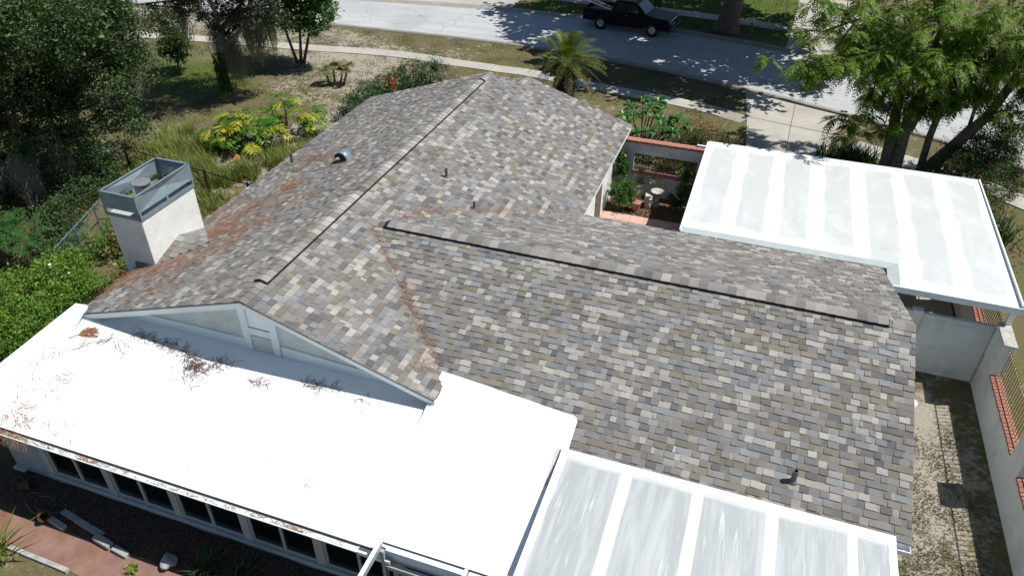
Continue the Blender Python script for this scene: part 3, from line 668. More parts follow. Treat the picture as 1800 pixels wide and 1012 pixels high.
# hooded exhaust vent: curved sheet hood open down-slope
mb = MB(); gx0, gy0, gz0 = -11.18, 17.2, 3.46
arc = []
for k in range(9):
    a = math.radians(-15+k*25); arc.append((gx0+.05+.15*math.cos(math.pi-a)*1.0, gz0+.10+.19*math.sin(a)))
arc = [(gx0-.21, gz0+.10), (gx0-.20, gz0+.19), (gx0-.14, gz0+.27), (gx0-.03, gz0+.31), (gx0+.09, gz0+.29), (gx0+.17, gz0+.20), (gx0+.20, gz0+.05), (gx0+.20, gz0+.0)]
for yy in (gy0-.17, gy0+.17): mb.v.extend([(x, yy, z) for x, z in arc])
n = len(arc); mb.f = [(i, i+1, n+i+1, n+i) for i in range(n-1)]; mb.m = [0]*(n-1)
hood = build('exhaust_hood', mb, M['galv'], house, smooth=True)
sm = hood.modifiers.new('s', 'SOLIDIFY'); sm.thickness = .012
build('hood_cheek', MB().extrude([(x, gy0-.168, z) for x, z in arc[1:]+[(gx0+.0, gz0-.03), (gx0-.02, gz0+.15)]], (0, .01, 0)), M['black'], hood)
build('hood_cheek', MB().extrude([(x, gy0+.158, z) for x, z in arc[1:]+[(gx0+.0, gz0-.03), (gx0-.02, gz0+.15)]], (0, .01, 0)), M['black'], hood)
build('hood_flange', MB().extrude([(gx0-.05,gy0-.24,roofzA(gx0-.05)+.024),(gx0+.30,gy0-.24,roofzA(gx0+.30)+.024),(gx0+.30,gy0+.24,roofzA(gx0+.30)+.024),(gx0-.05,gy0+.24,roofzA(gx0-.05)+.024)], (0, 0, .006)), M['galv_dark'], hood)
# gutter on B near eave (right end shows)
def gutter(xs, xe, yin, zt, parent, w=.12, h=.11, mname='aluminium', nm='gutter'):
    t = .008; mb = MB()
    mb.box(xs, xe, yin-w, yin-w+t, zt-h, zt); mb.box(xs, xe, yin-w+t, yin, zt-h, zt-h+t); mb.box(xs, xs+t, yin-w+t, yin, zt-h+t, zt); mb.box(xe-t, xe, yin-w+t, yin, zt-h+t, zt)
    mb.box(xs, xe, yin-w-.012, yin-w, zt-.015, zt+.004)
    return build(nm, mb, M[mname], parent)
gutter(-2.1, 3.86, yB-wB-.005, 2.44, house)
# wall lamp beyond the right gable
lampo = build('wall_lamp', MB().lathe((3.93, 12.35, 3.05), [(.03, .12), (.09, .05), (.10, 0)], 10), M['white_paint'], house); 
build('lamp_arm', MB().beam((3.4, 12.35, 3.16), (3.93, 12.35, 3.16), .03, .03), M['white_paint'], lampo)
# chimney
cx0, cx1, cy0, cy1, cz1 = -14.46, -13.46, 11.66, 13.56, 4.02
chim = build('chimney', MB().box(cx0, cx1, cy0, cy1, 0, cz1), M['stucco'], house)
bevel(chim, .012)
def shroud():
    zb, zt, s0, s1 = 4.0, 4.64, 4.10, 4.22; e = .03; x0, x1, yy0, yy1 = cx0-e, cx1+e, cy0-e, cy1+e
    lb = MB()
    for (a, b_) in (((x0,yy0),(x1,yy0)), ((x1,yy0),(x1,yy1)), ((x1,yy1),(x0,yy1)), ((x0,yy1),(x0,yy0))):
        A = Vector((*a, 0)); B = Vector((*b_, 0)); d = (B-A); L = d.length; d.normalize(); nrm = Vector((d.y, -d.x, 0))
        lb.extrude([A+Vector((0,0,zb)), B+Vector((0,0,zb)), B+Vector((0,0,s0)), A+Vector((0,0,s0))], -nrm*.012)
        ns = 2 if L > 1.4 else 1; pw = .07
        cuts = [0+.035]+[L/2]*(ns-1)+[L-.035]
        for q in ([pw/2, L/2, L-pw/2] if ns == 2 else [pw/2, L-pw/2]):
            P = A+d*q; lb.extrude([P-d*pw/2+Vector((0,0,s0+.001)), P+d*pw/2+Vector((0,0,s0+.001)), P+d*pw/2+Vector((0,0,s1-.001)), P-d*pw/2+Vector((0,0,s1-.001))], -nrm*.012)
        # upper sheet with pressed cross creases
        C = (A+B)/2+Vector((0,0,(s1+zt)/2+.03))+nrm*-.085; K = [A+Vector((0,0,s1)), B+Vector((0,0,s1)), B+Vector((0,0,zt)), A+Vector((0,0,zt))]
        um = MB(); um.add(K+[C], [(0,1,4),(1,2,4),(2,3,4),(3,0,4)])
        u_ = build('shroud_sheet', um, M['galv'], chim); s_ = u_.modifiers.new('s', 'SOLIDIFY'); s_.thickness = .012; s_.offset = -1
        # top rim lip and a ledge inside the slot
        build('shroud_rim', MB().extrude([K[3], K[2], K[2]-nrm*.06-d*.03, K[3]-nrm*.06+d*.03], (0, 0, .012)), M['galv'], chim)
    build('shroud_base', lb, M['galv'], chim)
    build('chimney_top', MB().box(x0+.03, x1-.03, yy0+.03, yy1-.03, 4.005, 4.04), M['flashing'], chim)
shroud()
fl = build('flue', MB().lathe((-13.93, 12.42, 4.04), [(.19, 0), (.19, .50), (.18, .50)], 20), M['galv_dark'], chim, smooth=False)
build('flue_cap', MB().lathe((-13.93, 12.42, 4.575), [(.225, 0), (.225, .03), (.0, .04)], 20), M['galv_dark'], fl)
for k in range(4):
    a = k*math.pi/2+.4; build('flue_strut', MB().beam((-13.93+.15*math.cos(a), 12.42+.15*math.sin(a), 4.50), (-13.93+.15*math.cos(a), 12.42+.15*math.sin(a), 4.56), .02, .006), M['galv_dark'], fl)
build('base_flashing', MB().box(cx1-.6, cx1+.004, cy0-.055, cy0-.002, 2.46, 2.72), M['lead'], chim)
# cricket: small saddle roof behind the chimney, shingled
kz = lambda y: 3.03-abs(y-12.62)*.36
ck = MB(); zc_s = roofzA(cx1)+.0
apx = xa-(zrA-3.03)/pa                                    # where the cricket ridge meets the slope
ck.add([(cx1,12.62,3.05),(apx,12.62,3.05),(cx1,cy0-.02,roofzA(cx1)+.02),(cx1,cy1+.05,roofzA(cx1)+.02)], [(0,2,1),(0,1,3)])
crk = build('cricket', ck, M['deck'], dA_l)
def cricket_rows(sg):
    yedge = (cy0-.02) if sg < 0 else (cy1+.05); base = Vector((cx1, yedge, roofzA(cx1)+.02)); ap = Vector((apx, 12.62, 3.05)); rdg = Vector((cx1, 12.62, 3.05))
    nrows = 6
    for r in range(nrows):
        t0, t1 = r/nrows, min(1, (r+1)/nrows+.04)
        a0 = base.lerp(rdg, t0); a1 = base.lerp(rdg, t1); b0 = base.lerp(ap, t0); b1 = ap.copy() if t1 >= 1 else base.lerp(ap, t1)
        # row from wall (a) to valley (b) going up: strip between the line at t0 and at t1, clipped by valley
        L = (ap-rdg).length*t0; 
        w = .2; u = 0; ux = Vector((1, 0, 0)); 
        Lm = (apx-cx1)*((r+.55)/nrows)
        k = 0
        while u < Lm:
            w = random.choice((.12, .17, .22)); ue = min(u+w, Lm)
            n = (rdg-base).cross(ux); n = n if n.z > 0 else -n; n.normalize()
            q = [a0+ux*u+n*.014, a0+ux*ue+n*.014, a1+ux*ue+n*.003, a1+ux*u+n*.003]; lo = [a0+ux*u, a0+ux*ue]
            build('shingle', MB().add(q+lo, [(0,1,2,3),(4,5,1,0)]), SHM[random.choice((0,1,3,3,7,1,0,6))], crk)
            u = ue
cricket_rows(-1); cricket_rows(1)

# ================================================================== SUNROOM (flat white roof)
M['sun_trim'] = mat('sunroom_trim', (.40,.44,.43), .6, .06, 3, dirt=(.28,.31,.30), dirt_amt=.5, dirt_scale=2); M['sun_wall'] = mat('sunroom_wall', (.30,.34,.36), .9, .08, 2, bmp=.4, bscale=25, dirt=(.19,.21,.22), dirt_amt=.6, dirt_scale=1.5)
sunroom = thing('sunroom', 'long sunroom with flat bright white roof and a row of dark windows', 'sunroom', (-8, 8, 0))
WX0, WX1, WY0, WY1 = -14.45, -2.19, 6.46, 9.975
zw = lambda y: 2.285+.058*(y-WY0)
def slab_sloped(poly, th, zf):
    mb = MB(); n = len(poly)
    vs_ = [(x, y, zf(y)-th) for x, y in poly]+[(x, y, zf(y)) for x, y in poly]
    mb.add(vs_, [tuple(range(n-1, -1, -1)), tuple(range(n, 2*n))]+[(i, (i+1) % n, n+(i+1) % n, n+i) for i in range(n)]); return mb
build('flat_roof', slab_sloped([(WX0,WY0),(WX1,WY0),(WX1,9.40),(-4.6,9.40),(-4.95,WY1),(WX0+.02,WY1)], .10, zw), M['white_membrane'], sunroom)
# membrane turned up over the lower shingles of the wing
edge = [(-5.08,10.36),(-4.7,10.335),(-4.2,10.30),(-3.7,10.245),(-3.2,10.21),(-2.7,10.16),(-2.4,10.135),(-2.2,10.13),(-2.13,10.09),(-2.10,10.03),(-2.13,9.96),(-2.2,9.91),(-2.27,9.90),(-2.31,9.80),(-2.29,9.72),(-2.33,9.6),(-2.31,9.45),(-2.3,9.36)]
mb = MB(); n = len(edge)
top = [(x, y, zrB-pB*abs(y-yB)+.042) for x, y in edge]; bot = [(x, 8.6, zw(8.6)+.003) for x, y in edge]
back = [(x, y, zrB-pB*abs(y-yB)-.02) for x, y in edge]
mid = [(x, (y+9.40)/2 if y > 9.45 else 9.40, 0) for x, y in edge]; mid = [(x, 9.42, zrB-pB*abs(9.42-yB)+.046) for x, y in edge]
mb.add(top+mid+bot+back, [(i, i+1, n+i+1, n+i) for i in range(n-1)]+[(n+i, n+i+1, 2*n+i+1, 2*n+i) for i in range(n-1)]+[(3*n+i, 3*n+i+1, i+1, i) for i in range(n-1)])
build('membrane_flap', mb, M['white_membrane'], sunroom)
lz = lambda x, y: zrA-pa*abs(x-xa)+.026
P = [(-14.10,9.965),(-13.95,9.90),(-13.80,9.75),(-13.72,9.60),(-13.72,9.57),(-14.10,9.57)]
lz = lambda x, y: zrA-pa*abs(x-xa)+.030
mb = MB().add([(x, y, lz(x, y)) for x, y in P], [tuple(range(6))[::-1]]).add([(-14.10,9.965,lz(-14.10,0)),(-14.10,9.57,lz(-14.10,0)),(-14.42,9.57,zw(9.6)+.003),(-14.42,9.965,zw(9.9)+.003)], [(0,1,2,3)]).add([(-14.10,9.57,lz(-14.10,0)),(-13.72,9.57,lz(-13.72,0)),(-13.62,9.0,zw(9.0)+.003),(-14.2,9.0,zw(9.0)+.003)], [(0,3,2,1)]).add([(-14.10,9.57,lz(-14.10,0)),(-14.2,9.0,zw(9.0)+.003),(-14.42,9.57,zw(9.57)+.003)], [(0,1,2)])
build('membrane_flap', mb, M['white_membrane'], sunroom)
# edge metal, fascia, gutter
build('drip_edge', MB().box(WX0, -4.6, WY0-.012, WY0-.001, 2.225, 2.262), M['black'], sunroom)
build('side_fascia', MB().box(WX0-.07, WX0-.001, WY0, 9.93, 2.10, 2.245), M['aluminium'], sunroom)
build('front_fascia', MB().box(WX0, -2.25, WY0+.005, WY0+.045, 2.05, 2.18), M['white_paint'], sunroom)
gut = gutter(WX0, -4.92, WY0-.013, 2.245, sunroom, w=.115, h=.038, mname='gutter_in')
build('gutter_end', MB().box(-4.918, -4.30, WY0-.118, WY0-.08, 2.15, 2.23), M['aluminium'], sunroom)
WYF = 6.93
WX = [(-12.84,-11.33), (-11.16,-9.66), (-9.48,-7.98), (-7.80,-6.31), (-6.12,-4.62), (-4.44,-2.94)]
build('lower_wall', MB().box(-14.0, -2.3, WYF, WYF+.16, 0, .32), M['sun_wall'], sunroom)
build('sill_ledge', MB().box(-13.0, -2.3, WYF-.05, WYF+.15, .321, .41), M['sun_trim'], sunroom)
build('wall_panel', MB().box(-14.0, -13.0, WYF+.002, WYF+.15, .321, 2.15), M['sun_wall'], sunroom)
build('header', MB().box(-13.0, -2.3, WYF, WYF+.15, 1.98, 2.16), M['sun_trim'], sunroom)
edges = [-13.0]+[v for w in WX for v in w]+[-2.3]
for i in range(0, len(edges), 2): build('mullion_post', MB().box(edges[i], edges[i+1], WYF-.01, WYF+.14, .412, 1.978), M['sun_trim'], sunroom)
for a, b_ in WX:
    fr = MB(); t = .045
    fr.box(a, a+t, WYF+.02, WYF+.08, .412, 1.978); fr.box(b_-t, b_, WYF+.02, WYF+.08, .412, 1.978); fr.box(a+t, b_-t, WYF+.02, WYF+.08, .412, .455); fr.box(a+t, b_-t, WYF+.02, WYF+.08, 1.93, 1.978)
    m_ = (a+b_)/2; fr.box(m_-.03, m_+.03, WYF+.015, WYF+.085, .456, 1.929)
    w_ = build('window', fr, M['sun_trim'], sunroom)
    for (p, q) in ((a+t, m_-.03), (m_+.03, b_-t)): build('pane', MB().box(p, q, WYF+.045, WYF+.055, .456, 1.929), M['glass'], w_)
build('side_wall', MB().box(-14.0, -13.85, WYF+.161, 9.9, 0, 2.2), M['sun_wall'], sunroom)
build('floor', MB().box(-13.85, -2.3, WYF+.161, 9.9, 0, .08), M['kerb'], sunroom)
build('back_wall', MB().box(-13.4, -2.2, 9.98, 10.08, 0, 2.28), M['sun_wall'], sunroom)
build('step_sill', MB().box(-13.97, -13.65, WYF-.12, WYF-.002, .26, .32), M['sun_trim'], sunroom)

# ================================================================== PATIO COVER (aluminium panels)
M['patio_coat'] = coat_mat('patio_coating', (.80,.82,.82), (.335,.365,.37), .43, .478, 1.0, (6.5, .45, 1), soft=.022, amt=.05, streak=.34, wash=.20, patch=(4.0, .35, 1))
patio = thing('patio_cover', 'flat patio cover of grey streaked panels with white sealed seams', 'patio cover', (0.7, 7, 0))
PX = [-2.20, -0.93, 0.35, 1.61, 2.93, 3.58]
zp = lambda y: 2.60-.012*(9.40-y)
PYB, PYF = 9.33, 4.2
for i in range(5):
    a, b_ = PX[i], PX[i+1]
    build('roof_panel', slab_sloped([(a+.002,PYF),(b_-.002,PYF),(b_-.002,PYB),(a+.002,PYB)], .075, zp), M['patio_coat'], patio)
for i in range(1, 5):
    x = PX[i]; mb = MB(); ys = np.linspace(PYF, PYB, 26); wv = .040+.008*np.sin(ys*9+i)+RNG.uniform(-.006, .006, 26)
    mb.add([(x-w, y, zp(y)+.004) for w, y in zip(wv, ys)]+[(x+w*.9, y, zp(y)+.004) for w, y in zip(wv, ys)], [(k, 26+k, 27+k, k+1) for k in range(25)])
    build('seam_tape', mb, M['white_membrane'], patio)
xs = np.linspace(PX[0]-.01, PX[-1]+.01, 50); w1 = .10+RNG.uniform(-.012, .012, 50)
mb = MB(); zz = zp(PYB)+.007
mb.add([(x, PYB-w, zp(PYB-w)+.007) for x, w in zip(xs, w1)]+[(x, PYB+.07, zp(PYB)+.012) for x in xs]+[(x, PYB+.10, zrB-pB*abs(PYB+.10-yB)+.03) for x in xs], [(k, k+1, 51+k, 50+k) for k in range(49)]+[(50+k, 51+k, 101+k, 100+k) for k in range(49)])
build('edge_tape', mb, M['white_membrane'], patio)
for x, w in ((PX[0], .13), (PX[-1], .12)):
    mb = MB(); ys = np.linspace(PYF, PYB-.1, 30); wv = w+RNG.uniform(-.012, .012, 30); s = 1 if x < 0 else -1
    mb.add([(x-s*.006, y, zp(y)+.0055) for y in ys]+[(x+s*ww, y, zp(y)+.0055) for ww, y in zip(wv, ys)], [((k, 30+k, 31+k, k+1) if s > 0 else (k+1, 31+k, 30+k, k)) for k in range(29)])
    build('edge_tape', mb, M['white_membrane'], patio)
build('side_beam', MB().box(-2.19, -2.10, PYF, 9.2, 2.30, 2.50), M['aluminium'], patio)
build('side_beam', MB().box(3.48, 3.57, PYF, 9.2, 2.30, 2.50), M['aluminium'], patio)
for x in (-2.12, .4, 3.52): build('post', MB().box(x-.04, x+.04, PYF+.1, PYF+.18, 0, 2.45), M['aluminium'], patio)
# ================================================================== POOL CAGE FRAME
cage = thing('screen_cage_frame', 'bare grey aluminium cage frame against the front of the white roof', 'cage frame', (-3.3, 5, 0))
def cbeam(nm, a, b_, w=.05, h=.12): return build(nm, MB().beam(a, b_, w, h), M['galv_lt'], cage)
M['galv_lt'] = mat('mill_aluminium', (.34,.38,.39), 0.5, 0.12, 5, metal=.3, dirt=(.2,.22,.22), dirt_amt=.5, dirt_scale=4)
zc = 2.62
cbeam('top_beam', (-4.47, 6.50, zc-.07), (-1.6, 6.50, zc-.07), .05, .15)
build('top_flange', MB().beam((-4.50, 6.47, zc+.008), (-1.6, 6.47, zc+.008), .10, .012), M['aluminium'], cage)
cbeam('side_beam', (-4.47, 6.42, zc-.07), (-4.47, 3.2, zc-.07), .05, .14)
build('side_flange', MB().beam((-4.47, 6.41, zc+.010), (-4.47, 3.2, zc+.010), .07, .012), M['aluminium'], cage)
cbeam('cross_beam', (-2.93, 6.46, zc-.07), (-2.93, 3.2, zc-.07), .05, .12)
build('cross_flange', MB().beam((-2.93, 6.41, zc+.010), (-2.93, 3.2, zc+.010), .06, .012), M['aluminium'], cage)
cbeam('post', (-4.42, 6.38, 0), (-4.42, 6.38, zc-.15), .10, .06)
cbeam('post', (-2.93, 6.38, 0), (-2.93, 6.38, zc-.15), .06, .06)
cbeam('rail', (-4.38, 6.37, 2.05), (-1.6, 6.37, 2.05), .05, .12)
build('rail_flange', MB().beam((-4.38, 6.36, 2.118), (-1.6, 6.36, 2.118), .08, .012), M['galv_lt'], cage)
cbeam('rail', (-4.38, 6.37, 1.0), (-1.6, 6.37, 1.0), .05, .06)
for k in range(9): build('screen_picket', MB().box(-4.2+k*.16, -4.19+k*.16+.05, 6.40, 6.41, 1.04, 1.98), M['lead'], cage)

# ================================================================== CARPORT
M['carport_coat'] = coat_mat('carport_coating', (.86,.87,.865), (.475,.505,.50), .335, .455, .75, (1.5, .6, 1), soft=.035, amt=.30, streak=.08, wash=.16, patch=(1.3, .8, 1))
carport = thing('carport', 'carport with broad flat white coated roof beside the driveway', 'carport', (2.8, 21, 0))
CX = np.linspace(-1.36, 6.90, 8); CYB = 24.36; zc_ = lambda y: 2.50+.006*(y-18)
for i in range(7):
    a, b_ = CX[i], CX[i+1]; yf = 18.50 if b_ < 4.3 else 17.42
    if a < 4.2 < b_:
        poly = [(a+.001, 18.50), (4.22, 18.50), (4.22, 17.42), (b_-.001, 17.42), (b_-.001, CYB), (a+.001, CYB)]
    else: poly = [(a+.001, yf), (b_-.001, yf), (b_-.001, CYB), (a+.001, CYB)]
    build('roof_panel', slab_sloped(poly, .08, zc_), M['carport_coat'], carport)
# flashing trough along the shingles
build('flashing', MB().extrude([(-1.37,18.24,2.475),(3.95,18.24,2.475),(4.21,18.495,zc_(18.49)),(-1.37,18.495,zc_(18.49))], (0, 0, -.012)), M['flashing'], carport)
build('flashing', MB().extrude([(3.93,17.44,2.482),(4.215,17.44,2.492),(4.215,18.49,zc_(18.49)),(3.955,18.236,2.473)], (0, 0, -.012)), M['flashing'], carport)
fsc = M['trim_paint']
build('fascia', MB().box(3.9, 6.93, 17.38, 17.415, 2.345, 2.515), fsc, carport)
build('fascia', MB().box(6.905, 6.94, 17.42, CYB, 2.29, 2.585), M['white_paint'], carport)
build('fascia', MB().box(-1.36, 6.90, CYB+.002, CYB+.035, 2.30, 2.555), fsc, carport)
build('fascia', MB().box(-1.40, -1.365, 18.25, CYB, 2.30, 2.54), fsc, carport)
for (x, y, z0_) in ((6.80, 17.50, 1.9), (6.80, 24.2, 0), (-1.25, 24.2, 0), (2.8, 24.2, 0), (6.8, 20.9, 1.9)):
    build('post', MB().box(x-.06, x+.06, y-.06, y+.06, z0_, 2.42), M['white_paint'], carport)
for y in (18.6, 20.5, 22.4, 24.1): build('beam', MB().box(-1.3, 6.85, y-.04, y+.04, 2.34, 2.415), M['white_paint'], carport)

# ================================================================== RIGHT BOUNDARY WALL
swall = thing('boundary_wall', 'white stucco boundary wall with brick sills and iron grilles along the side yard', 'wall', (6.72, 14, 0))
build('wall', MB().box(6.62, 6.82, 5, 24.3, 0, .98), M['wall_stucco'], swall)
piers = [(6.6, 7.2), (9.9, 10.55), (13.22, 13.88), (16.55, 17.5), (20.6, 21.2), (23.7, 24.3)]
for a, b_ in piers:
    bevel(build('pier', MB().box(6.60, 6.86, a, b_, .981, 1.93), M['wall_stucco'], swall), .012)
    build('pier_cap', MB().box(6.585, 6.875, a-.012, b_+.012, 1.931, 1.965), M['capstone'] if a > 16 else M['wall_stucco'], swall)
bm = bpy.data.meshes.new('brick'); t_ = MB().box(-.125, .125, -.046, .046, 0, .062); bm.from_pydata(t_.v, [], t_.f); bm.materials.append(M['brick'])
for k in range(len(piers)-1):
    a, b_ = piers[k][1], piers[k+1][0]; nb = int((b_-a)/.104)
    build('mortar_bed', MB().box(6.605, 6.835, a, b_, .981, 1.03), M['mortar'], swall)
    if b_ < 9.5: continue
    for j in range(nb):
        o = link(bpy.data.objects.new('brick', bm)); o.parent = swall; o.location = Vector((6.715+RNG.uniform(-.006, .006), a+(j+.5)*(b_-a)/nb, .985+RNG.uniform(0, .004)))-ROOT[swall.name]; o.rotation_euler = (0, 0, RNG.uniform(-.03, .03))
    gm = 'rust_iron' if b_ < 18 else 'iron'
    for z in (1.14, 1.84): build('grille_rail', MB().beam((6.74, a, z), (6.74, b_, z), .025, .012), M[gm], swall)
    nb2 = int((b_-a)/.125)
    for j in range(1, nb2):
        y = a+j*(b_-a)/nb2; build('grille_bar', MB().beam((6.74, y, 1.06), (6.74, y, 1.92), .014, .014), M[gm], swall)
        if j % 2 == 0 and a > 13 and b_ < 17: build('grille_scroll', MB().tube([(6.735, y+.03*math.cos(q), 1.5+.045*math.sin(q)) for q in np.linspace(0, 5.6, 9)], .006, 5), M[gm], swall)
# cross wall between the house and the boundary wall
cw = thing('cross_wall', 'plain pale wall panel closing the side yard between house and boundary wall', 'wall', (5, 17.5, 0))
bevel(build('wall', MB().box(4.96, 6.615, 17.46, 17.58, 0, 1.82), M['wall_stucco'], cw), .01)
bevel(build('pillar', MB().box(4.70, 4.955, 17.42, 17.62, 0, 1.90), M['wall_stucco'], cw), .012)
build('wall', MB().box(3.45, 4.695, 17.46, 17.58, 0, 1.84), M['wall_stucco'], cw)
build('corner_trim', MB().box(6.575, 6.615, 17.415, 17.458, 0, 1.81), M['capstone'], cw)
# ================================================================== COURTYARD WALL
yw0, yw1 = 24.56, 24.76
cwall = thing('courtyard_wall', 'weathered white courtyard wall with red brick coping and a barred opening', 'wall', (-2.8, 24.66, 0))
ox0, ox1, oz0, oz1 = -3.88, -1.62, .86, 1.62
cw_ = MB(); cw_.box(-4.5, -.95, yw0, yw1, 0, oz0); cw_.box(-4.5, ox0, yw0, yw1, oz0, oz1); cw_.box(ox1, -.95, yw0, yw1, oz0, oz1); cw_.box(-4.5, -.95, yw0, yw1, oz1, 2.02)
build('wall', cw_, M['old_stucco'], cwall)
build('mortar_bed', MB().box(-4.5, -.97, yw0-.03, yw1+.03, 2.021, 2.06), M['brick'], cwall)
bm2 = bpy.data.meshes.new('brick'); t_ = MB().box(-.034, .034, -.14, .14, 0, .06); bm2.from_pydata(t_.v, [], t_.f); bm2.materials.append(M['brick'])
nb = 44
for j in range(nb):
    o = link(bpy.data.objects.new('brick', bm2)); o.parent = cwall; o.location = Vector((-4.46+j*.0785, (yw0+yw1)/2+RNG.uniform(-.006, .006), 2.058+RNG.uniform(0, .005)))-ROOT[cwall.name]; o.rotation_euler = (0, 0, RNG.uniform(-.03, .03))
for j in range(29):
    o = link(bpy.data.objects.new('brick', bm2)); o.parent = cwall; o.location = Vector((ox0+.045+j*.0782, yw0+.02+RNG.uniform(-.006, .006), oz0+.002))-ROOT[cwall.name]
for z in (1.02, 1.5): build('grille_rail', MB().beam((ox0, yw1-.06, z), (ox1, yw1-.06, z), .012, .02), M['iron'], cwall)
for j in range(1, 20):
    x = ox0+j*(ox1-ox0)/20; build('grille_bar', MB().beam((x, yw1-.06, oz0+.05), (x, yw1-.06, oz1-.002), .013, .013), M['iron'], cwall)
build('light_bar', MB().box(-1.75, -1.1, yw1-.02, yw1+.05, 2.14, 2.19), M['white_paint'], cwall)
# courtyard floor, bed edge, door
cf = structure(build('courtyard_floor', MB().box(-4.5, -1.0, 18.0, 22.92, -.03, .012), M['mortar']))
for i in range(7):
    for j in range(3):
        x = -4.48+i*.5; y = 21.43+j*.5; build('paver', MB().box(x+.008, x+.492, y+.008, y+.492, .013, .035+RNG.uniform(-.004, .004)), M['pink'], cf)
build('step', MB().box(-4.95, -4.45, 21.75, 22.75, .036, .13), M['pink'], cf)
dr = build('door', MB().box(-4.495, -4.47, 21.5, 22.3, .1, 2.1), M['bark'], house); build('door_handle', MB().box(-4.469, -4.43, 21.6, 21.66, 1.0, 1.04), M['galv'], dr)
# ================================================================== FENCES
cl = thing('chain_link_fence', 'faded green chain link fence running away beneath the big oak', 'fence', (-20.3, 15.5, 0))
fa, fb = Vector((-18.75, 12.95, 0)), Vector((-20.05, 16.6, 0)); fd = (fb-fa).normalized(); FL = (fb-fa).length; M['chain'] = mat('green_vinyl_wire', (.05,.10,.105), .6, .3, 6, dirt=(.25,.33,.34), dirt_amt=.6, dirt_scale=4)
for k in range(4):
    p = fa+fd*(FL*k/3); build('post', MB().tube([p, p+Vector((0, 0, 1.32))], .028, 8), M['chain'], cl)
build('top_rail', MB().tube([fa+Vector((0,0,1.25)), fb+Vector((0,0,1.25))], .024, 8), M['chain'], cl)
mb = MB(); s_ = .11
for k in range(int(FL/s_)+12):
    for sg in (1, -1):
        a0 = (k-11)*s_ if sg > 0 else k*s_; pts = []
        u0_, u1_ = a0, a0+sg*1.2
        z0_, z1_ = .03, 1.23
        lo, hi = 0, FL
        def cl_(u, z): return (u, z)
        ua, za, ub, zb_ = u0_, z0_, u1_, z1_
        if max(ua, ub) < lo or min(ua, ub) > hi: continue
        for _ in range(2):
            if ua < lo: za = za+(lo-ua)/(ub-ua)*(zb_-za); ua = lo
            if ua > hi: za = za+(hi-ua)/(ub-ua)*(zb_-za); ua = hi
            if ub < lo: zb_ = zb_+(lo-ub)/(ua-ub)*(za-zb_); ub = lo
            if ub > hi: zb_ = zb_+(hi-ub)/(ua-ub)*(za-zb_); ub = hi
        mb.beam(fa+fd*ua+Vector((0, 0, za)), fa+fd*ub+Vector((0, 0, zb_)), .0035, .0035)
build('chain_mesh', mb, M['chain'], cl)
bf = thing('black_metal_fence', 'low black metal fence crossing the tall grass behind the chimney', 'fence', (-18, 19.2, 0))
ba, bb = Vector((-22.4, 19.7, 0)), Vector((-14.2, 18.5, 0)); bd = (bb-ba).normalized(); BL = (bb-ba).length
for k in range(5):
    p = ba+bd*(BL*k/4*1.0); build('post', MB().beam(p, p+Vector((0, 0, 1.05)), .06, .06), M['black'], bf)
for z in (.12, .98): build('rail', MB().beam(ba+Vector((0,0,z)), bb+Vector((0,0,z)), .03, .03), M['black'], bf)
for k in range(int(BL/.45)):
    p = ba+bd*(k*.45+.2); build('picket', MB().beam(p+Vector((0,0,.135)), p+Vector((0,0,.964)), .010, .010), M['black'], bf)
# ================================================================== FRONT-LEFT BED AND PATH
nbx = 60; bx_ = np.linspace(-14.6, -4.6, nbx); rows = []
for yy, zz in ((5.98, -.02), (6.06, .05), (6.25, .10), (6.6, .15), (6.925, .18)): rows.append([(x, yy+.03*math.sin(x*3), zz+(.015*math.sin(x*5+yy*9) if zz > 0 else 0)) for x in bx_])
mb = MB(); mb.add([p for r in rows for p in r], [(j*nbx+i, j*nbx+i+1, (j+1)*nbx+i+1, (j+1)*nbx+i) for j in range(4) for i in range(nbx-1)])
structure(build('soil_bed', mb, mat('bed_soil', (.05,.034,.024), .95, .5, 9, bmp=.8, bscale=30, dirt=(.11,.07,.045), dirt_amt=.6, dirt_scale=12), smooth=True))
pp = structure(build('garden_path', MB().prism([(-20,5.95),(-20,5.38),(-11.2,5.36),(-8,5.0),(-3,4.9),(-3,6.2),(-10.3,6.05)], -.03, .02), M['pink_slab']))
ed = structure(build('path_edging', MB().prism([(-12.6,5.30),(-11.05,5.27),(-11.05,5.36),(-12.6,5.39)], -.03, .07), M['block']))
def block(x, y, rz, L=.38, W=.12, H=.13, lab='', m_='block'):
    o = build('concrete_block', MB().box(-L/2, L/2, -W/2, W/2, 0, H), M[m_]); bevel(o, .01); o.location = (x, y, 0.02); o.rotation_euler = (.05, .03, rz); return tag(o, lab, 'block', 'blocks edging the shaded flower bed')
block(-11.98, 6.33, -.12, .42, .13, .12, 'white painted block at the house end of the long block row in the shaded bed')
block(-11.55, 6.26, -.15, .42, .13, .12, 'white painted block in the middle of the long block row in the shaded bed')
block(-11.14, 6.20, -.15, .38, .13, .12, 'white painted block at the right end of the long block row in the shaded bed')
block(-12.1, 6.10, -.15, .50, .12, .12, 'short white block lying left of the long block row')
block(-10.85, 6.06, -.14, .46, .15, .14, 'brightest white block stepping down from the long block row')
block(-10.36, 6.00, -.12, .40, .13, .10, 'dull grey block right of the brightest block in the bed')

